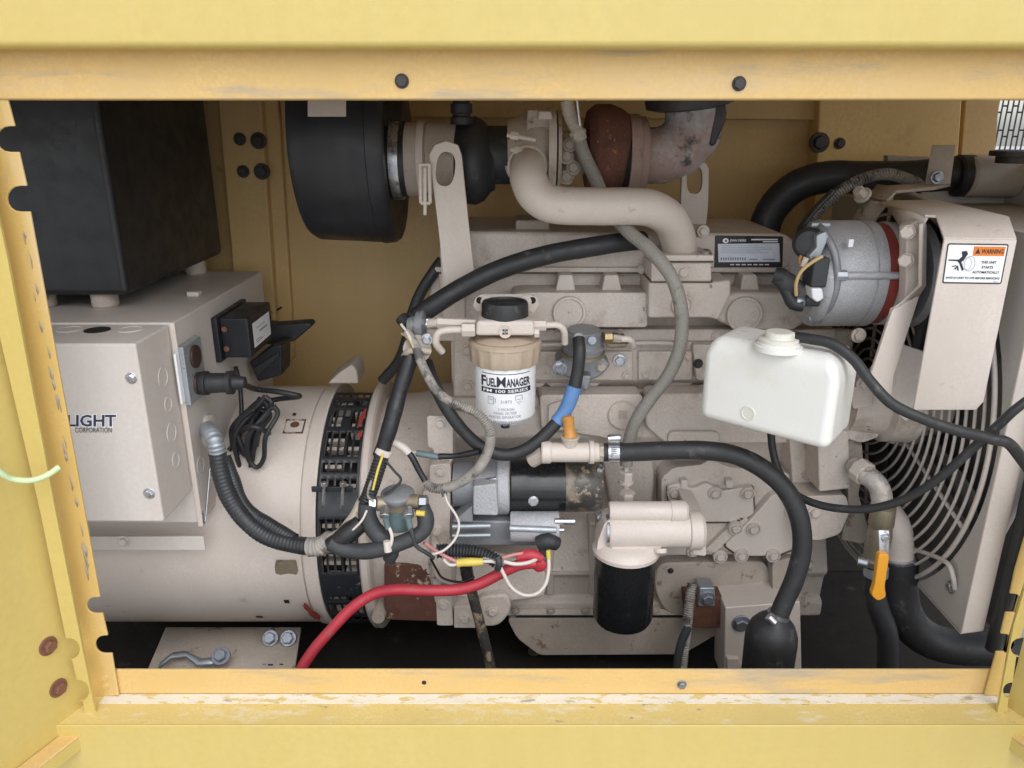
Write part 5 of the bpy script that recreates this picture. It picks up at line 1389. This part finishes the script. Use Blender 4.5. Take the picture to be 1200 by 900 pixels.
lathe('cap', capb + Vector((0, 0, .007)), (0, 0, 1), [(0, .026), (.001, .030), (.006, .030), (.0075, .0285), (.008, .022), (.009, .0215), (.016, .021), (.0175, .019), (.0175, 0)], 'bottle_cap', cb, 40)
rod('spout', capb + Vector((.015, 0, .016)), capb + Vector((.036, 0, .016)), .007, 'bottle_cap', cb, 14)
oh = thing('overflow_hose', 'black hose leading from the bottle cap away past the beige guard', 'hose', (1060, 480, .05))
ro = S(1050, 480, .04) * 6.6
tube('hose', [capb + Vector((.026, 0, .016)), P(948, 397, .12), P(975, 403, .10), P(1000, 421, .08), P(1020, 447, .065), P(1045, 473, .05), P(1080, 490, .035), P(1120, 504, .02), P(1160, 514, .01), P(1190, 528, .005), Vector((.815, .04, ZC - .56)), Vector((.812, .07, ZC - .68)), Vector((.810, .085, ZC - .80))], ro, 'black_rubber', oh, seg=18, lump=.02)
th = thing('thin_hose', 'thin black hose dipping below the bottle and rising to the radiator', 'hose', (1000, 595, .15))
tube('hose', [P(903, 505, .28), P(906, 530, .27), P(914, 555, .25), P(930, 577, .22), P(955, 590, .19), P(985, 596, .16), P(1020, 596, .13), P(1060, 585, .10), P(1098, 562, .07), P(1135, 530, .05), P(1168, 500, .035), P(1215, 462, .03), Vector((.93, .07, ZC - .26)), Vector((1.02, .16, ZC - .16)), Vector((1.04, .24, ZC - .13))], S(1030, 590, .12) * 4.9, 'black_rubber', th, seg=16, lump=.02)

# =================================================================== alternator on the engine
al = thing('alternator', 'grey cast alternator with a red band and black plug wires', 'alternator', (1010, 320, .32))
AZ2, AR2 = fit_cyl(258, 382, .31)
def ax_(px): return P(px, 318, .31 - AR2 * .8).x
a0 = ax_(968)
lathe('rear_housing', (a0, .31, AZ2), (1, 0, 0), [(-.012, AR2 * .55), (-.010, AR2 * .82), (-.004, AR2 * .90), (0, AR2 * .97), (.006, AR2), (ax_(1022) - a0, AR2), (ax_(1023) - a0, AR2 * .965), (ax_(1025) - a0, AR2 * .965), (ax_(1026) - a0, AR2 * 1.0), (ax_(1038) - a0, AR2 * 1.0), (ax_(1040) - a0, AR2 * .92)], 'aluminium', al, 80)
lathe('stator_band', (ax_(1037), .31, AZ2), (1, 0, 0), [(0, AR2 * .95), (ax_(1053) - ax_(1037), AR2 * .95)], 'red_paint', al, 80)
lathe('front_housing', (ax_(1052), .31, AZ2), (1, 0, 0), [(0, AR2 * .96), (.004, AR2 * .98), (ax_(1072) - ax_(1052), AR2 * .96), (ax_(1076) - ax_(1052), AR2 * .85), (ax_(1079) - ax_(1052), AR2 * .4)], 'aluminium', al, 80)
lathe('cooling_fan', (ax_(1088), .31, AZ2), (1, 0, 0), [(0, AR2 * .3), (.002, AR2 * .95), (.012, AR2 * 1.02), (.014, AR2 * .98), (.016, AR2 * .3)], 'alu_dark', al, 64)
lathe('pulley', (ax_(1098), .31, AZ2), (1, 0, 0), [(0, AR2 * .6), (.006, AR2 * .62), (.016, AR2 * .48), (.026, AR2 * .62), (.030, AR2 * .6)], 'alu_dark', al, 48)
for (row, rr2) in ((323, 1.0), ):
    zz_ = zrow(row, .31 - AR2)
    rod('through_bolt', (ax_(984), .31 - AR2 * .99, zz_), (ax_(1056), .31 - AR2 * .99, zz_), .0062, 'aluminium', al, 14)
    rod('bolt_end', (ax_(974), .31 - AR2 * .99, zz_), (ax_(987), .31 - AR2 * .99, zz_), .009, 'galvanised', al, 8)
for row, px in ((264, 950), (373, 947)):
    rod('bolt_end', P(px, row, .27), P(px + 22, row, .27), .005, 'galvanised', al, 8)
ax0_ = a0
rg_ = box('regulator', (P(944, 330, .25).x, .225, zrow(338, .22)), (P(972, 330, .22).x, .27, zrow(303, .22)), 'boot_grey', al, bev=.004)
lathe('brush_cap', P(948, 285, .27), (-.4, -1, .1), [(0, .026), (.012, .026), (.018, .020), (.02, 0)], 'black_rubber', al, 28)
prism('bracket_tab', [(957, 276), (968, 271), (972, 278), (962, 300), (952, 308), (948, 300), (957, 290)], .235, .25, 'galvanised', al, bev=.002)
prism('plug_cap', [(951, 338), (964, 338), (966, 350), (958, 355), (952, 350)], .22, .25, 'label_white', al, bev=.003)
tube('rear_rim', [P(957, 262, .28), P(968, 275, .245), P(979, 300, .225), P(981, 330, .222), P(974, 356, .232), P(957, 378, .265)], .006, 'alu_dark', al, seg=10)
for k in range(7): 
    disc('vent_hole', 962 + math.sin(k / 6 * math.pi) * 14, 350 + k * 4, .245 + .004 * k, 3, 'dark', al, depth=.002, ax=(-.6, -1, 0))
rod('terminal_post', P(932, 353, .25), P(950, 355, .25), .008, 'galvanised', al, 10)
rod('terminal_post', P(944, 352, .245), P(960, 352, .24), .010, 'boot_grey', al, 10)
box('label_chip', P(994, 280, .31 - AR2 * .93) + Vector((0, -.004, -.012)), P(998, 280, .31 - AR2 * .93) + Vector((.002, .004, 0)), 'label_white', al, bev=0)
al_w = thing('alternator_plug', 'black rubber plug and bundled wires left of the grey alternator', 'connector', (925, 335, .26))
tube('plug', [P(911, 322, .27), P(918, 328, .265), P(928, 336, .26), P(938, 342, .255)], S(920, 330, .26) * 11, 'boot_grey', al_w, seg=16, lump=.15)
tube('plug_end', [P(908, 322, .268), P(920, 325, .26)], S(920, 330, .26) * 9, 'black_rubber', al_w, seg=14, lump=.1)
tube('bundle', [P(916, 330, .262), P(924, 345, .255), P(930, 357, .25), P(940, 358, .248)], S(920, 330, .26) * 8, 'black_rubber', al_w, seg=14, lump=.2)
tube('tan_wire', [P(933, 346, .24), P(933, 332, .232), P(939, 318, .226), P(952, 307, .222), P(964, 300, .22)], .003, 'wire_tan', al_w, seg=10)
tube('red_wire', [P(940, 312, .25), P(937, 305, .255), P(940, 298, .26)], .003, 'sensor_orange', al_w, seg=8)
tube('white_sleeve', [P(941, 312, .24), P(945, 302, .238)], .005, 'wire_white', al_w, seg=8)
tube('lead', [P(934, 285, .30), P(938, 268, .32), P(955, 245, .36), P(975, 225, .40)], .0055, 'tape_black', al_w, seg=10)
sb = thing('support_strut', 'long bent beige steel strut in front of the alternator', 'bracket', (1050, 400, .17))
prism('upper_arm', [(1062, 266), (1079, 256), (1080, 340), (1074, 354), (1060, 362), (1062, 330)], .19, .215, 'beige', sb, bev=.003)
sheet('strut', [[(1079, 262, .165), (1084, 262, .19), (1083, 334, .19), (1078, 334, .165)], [(1078, 334, .165), (1083, 334, .19), (1072, 352, .19), (1058, 352, .155)], [(1058, 352, .155), (1072, 352, .19), (1071, 353, .165), (1046, 362, .15)],
     [(1046, 362, .15), (1076, 347, .165), (1046, 440, .145), (1020, 436, .135)], [(1020, 436, .135), (1046, 440, .145), (1043, 472, .15), (1022, 450, .14)]], 'beige', sb, th=.006, bev=.0015)
for x, y in ((1064, 272), (1062, 305)): bolt(x, y, .185, 8, 'beige', sb, ax=(-.7, -1, .1), washer=1.1, h=1.2)
prism('side_brace', [(1046, 400), (1082, 412), (1070, 486), (1062, 494), (1036, 470)], .19, .20, 'beige_sheet', sb, bev=.001)
bolt(1006, 393, .21, 6, 'beige_dirty', sb); 

# =================================================================== belt guard
bgd = thing('belt_guard', 'beige sheet steel belt guard carrying an orange and white warning sticker', 'belt guard', (1110, 480, .10))
gy = .10
sheet('front_plate', [[(1106, 280, gy), (1191, 281, gy), (1152, 470, gy), (1143, 480, gy), (1070, 480, gy)]], 'beige', bgd, th=.004, bev=.001)
sheet('hood', [[(1106, 280, gy), (1191, 281, gy), (1182, 255, .16), (1097, 254, .16)], [(1097, 254, .16), (1182, 255, .16), (1098, 235, .40), (1042, 236, .40)], [(1097, 254, .16), (1042, 236, .40), (1030, 238, .42), (1084, 253, .165)]], 'beige', bgd, th=.004, bev=.001)
sheet('side_flange', [[(1088, 253, .165), (1040, 241, .32), (1059, 268, .30), (1080, 300, .19), (1083, 262, .17)]], 'beige', bgd, th=.004)
sheet('rear_flange', [[(1014, 234, .46), (1040, 238, .42), (1024, 262, .42), (996, 262, .46)]], 'beige_dirty', bgd, th=.004)
wl = rect_fn(1103, 285, 1181, 333, gy - .0030)
def wsk(k):                      # the sticker follows the upright plate edge
    a, b, c, d = P(1110.5, 285, gy - k), P(1182.5, 286, gy - k), P(1104, 332, gy - k), P(1173.5, 333, gy - k)
    return lambda u, v: (c * (1 - u) + d * u) * (1 - v) + (a * (1 - u) + b * u) * v
ws = flat_poly('warning_label', rounded([(0, 0), (1, 0), (1, 1), (0, 1)], .05), wsk(.0026), 'label_dark', bgd)
k2, k3, k4 = wsk(.0029), wsk(.0032), wsk(.0035)
flat_poly('label_face', rounded([(.022, .035), (.978, .035), (.978, .965), (.022, .965)], .03), k2, 'label_white', ws)
flat_poly('warning_panel', [(.44, .70), (.955, .70), (.955, .93), (.44, .93)], k3, 'warning_orange', ws)
lettering('WARNING', lambda u, v: k4(.575 + u * .36, .755 + v * .115), 'ink', ws, bold=.02)
flat_poly('warning_triangle', [(.475, .755), (.555, .755), (.515, .885)], k4, 'ink', ws)
lettering('THIS UNIT', lambda u, v: k3(.60 + u * .25, .51 + v * .065), 'ink', ws, bold=.03)
lettering('STARTS', lambda u, v: k3(.62 + u * .19, .385 + v * .065), 'ink', ws, bold=.03)
lettering('AUTOMATICALLY', lambda u, v: k3(.48 + u * .45, .26 + v * .065), 'ink', ws, bold=.03)
lettering('SWITCH UNIT TO OFF BEFORE SERVICING', lambda u, v: k3(.05 + u * .90, .115 + v * .055), 'ink', ws, bold=.03)
lettering('28612', lambda u, v: k3(.85 + u * .09, .045 + v * .035), 'ink_grey', ws)
hand = [(.05, .60), (.22, .60), (.27, .68), (.25, .80), (.33, .82), (.36, .74), (.33, .66), (.30, .58), (.27, .54), (.33, .34), (.30, .32), (.24, .50), (.20, .56), (.05, .57)]
flat_poly('hand_symbol', hand, k3, 'ink', ws)
flat_poly('finger_symbol', [(.16, .36), (.19, .35), (.23, .44), (.21, .45)], k3, 'ink', ws)
flat_poly('finger_symbol', [(.22, .33), (.25, .32), (.23, .42), (.21, .41)], k3, 'ink', ws)
flat_poly('finger_symbol', [(.12, .43), (.14, .41), (.20, .44), (.19, .46)], k3, 'ink', ws)
bm = bmesh.new()
for cx_, cy_, rx_, ry_ in ((.37, .50, .075, .16), (.41, .50, .09, .19)):
    n = 28
    for i in range(n):
        a, b = 2 * math.pi * i / n, 2 * math.pi * (i + 1) / n
        bm.faces.new([bm.verts.new(k3(cx_ + math.cos(t) * rx_ * s, cy_ + math.sin(t) * ry_ * s)) for t, s in ((a, 1), (b, 1), (b, .93), (a, .93))])
finish(bm, 'pulley_symbol', 'ink_grey', ws)
belt = thing('drive_belt', 'dark rubber drive belts behind the beige guard', 'belt', (1090, 400, .3))
XBt = ax_(1101)
tube('belt', [Vector((XBt + .01, .31 - AR2 * .62, AZ2)), Vector((XBt + .005, .27, AZ2 - .10)), Vector((XBt, .28, AZ2 - .22)), Vector((XBt - .02, .33, AZ2 - .30))], .010, 'black_rubber', belt, seg=10)
tube('belt', [Vector((XBt + .01, .31 - AR2 * .2, AZ2 + AR2 * .55)), Vector((XBt + .02, .22, AZ2 + .01)), Vector((XBt + .015, .23, AZ2 - .10)), Vector((XBt, .25, AZ2 - .22))], .010, 'black_rubber', belt, seg=10)

# =================================================================== radiator, fan guard, fan
ra = thing('radiator', 'large grey beige radiator with its fan shroud plate', 'radiator', (1128, 742, .085))
XP, YE = .752, .088
FCY, FCZ, FR = .487, ZC - .502, .392
zpb, zpt = zrow(742, YE), ZC - .150
# shroud plate with a round opening for the fan
bm = bmesh.new()
n = 72
yA, yB = YE, .885
inner, outer = [], []
angs = sorted(set([2 * math.pi * i / n for i in range(n)] + [math.atan2(z - FCZ, y - FCY) % (2 * math.pi) for y in (yA, yB) for z in (zpb, zpt)]))
for a in angs:
    c_, s_ = math.cos(a), math.sin(a)
    t = min([(yB - FCY) / c_ if c_ > 1e-6 else 1e9, (yA - FCY) / c_ if c_ < -1e-6 else 1e9, (zpt - FCZ) / s_ if s_ > 1e-6 else 1e9, (zpb - FCZ) / s_ if s_ < -1e-6 else 1e9])
    ro_ = min(FR, t - .004)
    inner.append((FCY + c_ * ro_, FCZ + s_ * ro_)); outer.append((FCY + c_ * t, FCZ + s_ * t))
I = [bm.verts.new((XP, y, z)) for y, z in inner]; O = [bm.verts.new((XP, y, z)) for y, z in outer]
I2 = [bm.verts.new((XP + .06, y, z)) for y, z in inner]
for i in range(len(angs)):
    j = (i + 1) % len(angs)
    bm.faces.new((O[i], O[j], I[j], I[i])); bm.faces.new((I[i], I[j], I2[j], I2[i]))
finish(bm, 'shroud_plate', 'shroud_grey', ra, smooth=30)
sheet('shroud_flange', [[Vector((XP, YE, zpb)), Vector((XP + .042, YE + .008, zpb)), Vector((XP + .042, YE + .008, zpt - .02)), Vector((XP, YE, zpt - .02))]], 'beige', ra, th=.004, bev=.001)
sheet('bottom_flange', [[Vector((XP, YE, zpb)), Vector((XP + .042, YE + .008, zpb)), Vector((XP + .042, yB, zpb)), Vector((XP, yB, zpb))]], 'shroud_grey', ra, th=.004)
box('core', (XP + .07, .12, zpb - .01), (XP + .20, .885, ZC - .152), 'core_dark', ra, bev=.002)
box('top_shroud', (XP + .002, .13, ZC - .1515), (XP + .26, .885, ZC - .148), 'shroud_grey', ra, bev=.001)
box('top_tank', (1.0, .20, ZC - .150), (1.30, .885, ZC - .062), 'shroud_grey', ra, bev=.008)
box('side_channel', (XP + .10, .10, zpb - .02), (XP + .34, .14, ZC - .13), 'shroud_grey', ra, bev=.003)
box('top_baffle', (.83, .60, ZC - .149), (1.30, .884, ZC - .100), 'shroud_grey', ra, bev=.003)
cap_ = lathe('filler_cap', (P(1190, 175, .5).x, .5, ZC - .065), (0, 0, 1), [(0, .03), (.012, .03), (.013, .042), (.022, .042), (.024, .03)], 'bolt_dark', ra, 28)
rub = tube('edge_seal', [Vector((XP + .058, .085, zpb - .03)), Vector((XP + .058, .085, FCZ)), Vector((XP + .058, .085, FCZ + .10))], .012, 'black_rubber', ra, seg=10)
fg = thing('fan_guard', 'round wire fan guard of many concentric rings before the radiator', 'fan guard', (1075, 690, .23))
XG = XP - .006
nr = 17
for k in range(nr):
    r_ = FR - .008 - k * .0205
    pts = [Vector((XG - .02 * (1 - (r_ / FR) ** 2), FCY + r_ * math.cos(2 * math.pi * i / 72), FCZ + r_ * math.sin(2 * math.pi * i / 72))) for i in range(73)]
    tube('guard_ring', pts, .0028 if k else .0042, 'wire_rod', fg, seg=8, step=.016)
for k in range(6):
    a = R(200 + 60 * k)
    rod('guard_spoke', (XG + .002, FCY + math.cos(a) * (FR - .008), FCZ + math.sin(a) * (FR - .008)), (XG - .016, FCY + math.cos(a) * .06, FCZ + math.sin(a) * .06), .0036, 'wire_rod', fg, 8)
tube('guard_foot', [onX(1066, 642, XG), onX(1090, 650, XG - .004), onX(1110, 660, XG - .006), onX(1117, 676, XG - .004), onX(1119, 690, XP - .003)], .0042, 'wire_rod', fg, seg=8)
bolt(0, 0, 0, 8, 'zinc', fg, ax=(-1, 0, 0), at=onX(1115, 688, XP - .002))
fn_ = thing('radiator_fan', 'dark cooling fan blades behind the wire guard', 'fan', Vector((XP + .03, FCY, FCZ)))
lathe('hub', (XP + .01, FCY, FCZ), (1, 0, 0), [(0, .05), (.002, .06), (.03, .06)], 'fan_dark', fn_, 32)
for k in range(6):
    a = R(20 + 60 * k)
    bm = bmesh.new()
    vs2 = []
    for (rr, w0, tw) in ((.05, .035, 0.6), (.2, .06, .5), (.36, .075, .42)):
        for sgn in (-1, 1):
            c2 = Vector((XP + .03 + sgn * math.sin(tw) * w0, 0, 0))
            yy = math.cos(a) * rr - math.sin(a) * sgn * w0 * math.cos(tw)
            zz_ = math.sin(a) * rr + math.cos(a) * sgn * w0 * math.cos(tw)
            vs2.append(bm.verts.new((c2.x, FCY + yy, FCZ + zz_)))
    bm.faces.new((vs2[0], vs2[1], vs2[3], vs2[2])); bm.faces.new((vs2[2], vs2[3], vs2[5], vs2[4]))
    o = finish(bm, 'blade', 'fan_dark', fn_, smooth=60)
    s2 = o.modifiers.new('thickness', 'SOLIDIFY'); s2.thickness = .003
# upper hose and its bracket
uh = thing('radiator_hose', 'very thick black upper radiator hose in the far corner', 'hose', (960, 225, .60))
tube('hose', [P(890, 290, .68), P(903, 248, .68), P(930, 220, .67), P(965, 208, .66), P(1010, 208, .64), P(1060, 208, .62), P(1110, 204, .60), P(1140, 204, .60)], S(960, 220, .65) * 18.5, 'black_rubber', uh, seg=28, lump=.01)
tube('loose_conduit', [P(944, 265, .55), P(962, 245, .55), P(985, 224, .55), P(1010, 210, .55), P(1040, 204, .55), P(1068, 212, .55), P(1078, 218, .56)], S(1000, 215, .55) * 7, 'conduit_grey', uh, rib=.24, seg=12)
rod('outlet', P(1132, 207, .58), P(1190, 208, .58), S(1150, 208, .58) * 23, 'shroud_grey', uh, 32)
rod('clamp_band', P(1118, 206, .59), P(1139, 206, .59), S(1150, 208, .58) * 24, 'black_rubber', uh, 32)
bk = thing('hose_bracket', 'bent beige Z shaped steel bracket under the upper hose', 'bracket', (1060, 225, .50))
sheet('bracket', [[(1092, 170, .50), (1120, 170, .48), (1113, 217, .48), (1084, 216, .50)], [(1084, 216, .52), (1113, 217, .48), (1096, 221, .46), (1040, 219, .50)], [(1040, 219, .50), (1096, 221, .46), (1050, 225, .46), (1028, 217, .54)], [(1050, 225, .46), (1028, 217, .54), (1016, 232, .52), (1040, 236, .44)]], 'beige_dirty', bk, th=.006, bev=.001)
bolt(1098, 208, .475, 5.5, 'bolt_blue', bk, ax=(0, -1, .1)); bolt(1011, 229, .46, 7, 'beige', bk, ax=(-.8, -.4, .6), h=1.5)
prism('back_plate', [(1040, 182), (1090, 184), (1088, 212), (1040, 210)], .70, .72, 'beige_dirty', bk, bev=.002)

# =================================================================== drain valve, elbow pipes, lower hose
pe_ = thing('pipe_elbow', 'silvery painted pipe elbow above the brass valve', 'pipe', (1030, 570, .30))
tube('elbow', [P(1002, 547, .29), P(1013, 555, .26), P(1026, 565, .245), P(1033, 580, .24), P(1033, 606, .24)], S(1030, 580, .24) * 12, 'flaky_pipe', pe_, seg=20, lump=.03)
rod('nut', P(1004, 548, .28), P(1016, 557, .258), S(1030, 580, .24) * 15, 'beige', pe_, 8)
bv = thing('drain_valve', 'brass ball valve with a long orange lever handle', 'valve', (1028, 640, .29))
VX = P(1028, 640, .23).x
vz = lambda row: zrow(row, .21)
rv = S(1028, 640, .23) * 14
lathe('body', (VX, .23, vz(668)), (0, 0, 1), [(0, rv * .95), (.012, rv * 1.1), (.016, rv * .95), (.05, rv * 1.0), (.06, rv * 1.02), (.078, rv * .9), (.082, rv * 1.0), (vz(600) - vz(668), rv * .95)], 'brass_dull', bv, 28)
sheet('lever_plate', [[(1029, 621, .185), (1042, 621, .185), (1042, 652, .178), (1030, 651, .178)]], 'zinc', bv, th=.004, bev=.001)
bolt(1036, 630, .183, 4.5, 'zinc', bv)
prism('handle', rounded([(1030, 649), (1043, 650), (1037, 688), (1039, 700), (1029, 705), (1021, 698), (1025, 686)], 4), .168, .180, 'orange', bv, bev=.004, seg=3)
ep = thing('outlet_elbow', 'wide beige pipe elbow beside the brass valve', 'pipe', (1055, 620, .36))
tube('elbow', [P(1034, 600, .30), P(1042, 604, .285), P(1050, 618, .27), P(1053, 640, .265), P(1053, 670, .26)], S(1050, 630, .26) * 17, 'beige', ep, seg=28)
lh = thing('lower_hose', 'very thick black lower radiator hose bending to the right', 'hose', (1060, 740, .35))
tube('hose', [P(1053, 655, .26), P(1053, 690, .255), P(1060, 722, .25), P(1082, 746, .25), P(1115, 757, .25), P(1170, 759, .25), P(1230, 757, .25)], S(1060, 720, .25) * 21, 'black_rubber', lh, seg=32)
clamp_band('clamp_band', P(1053, 651, .26), P(1053, 664, .26), S(1060, 720, .25) * 19, 'zinc', lh)
rod('clamp_screw', P(1006, 657, .23), P(1018, 660, .22), .010, 'zinc', lh, 12)
dh = thing('drain_hose', 'black drain hose hanging from the brass valve', 'hose', (1030, 740, .28))
tube('hose', [P(1027, 664, .228), P(1024, 690, .225), P(1030, 715, .22), P(1040, 745, .215), P(1040, 790, .21), P(1036, 830, .21)], S(1035, 740, .22) * 12, 'black_rubber', dh, seg=22)
clamp_band('clamp_band', P(1027, 664, .228), P(1026, 674, .227), S(1035, 740, .22) * 13.2, 'galvanised', dh)
gw = thing('green_wire', 'short pale green wire poking out at the left door', 'wire', (30, 560, -.05))
tube('wire', [P(-20, 535, -.10), P(0, 553, -.09), P(14, 561, -.08), P(36, 563, -.07), P(55, 557, -.06), P(70, 547, -.05)], .0042, 'wire_green', gw, seg=10)
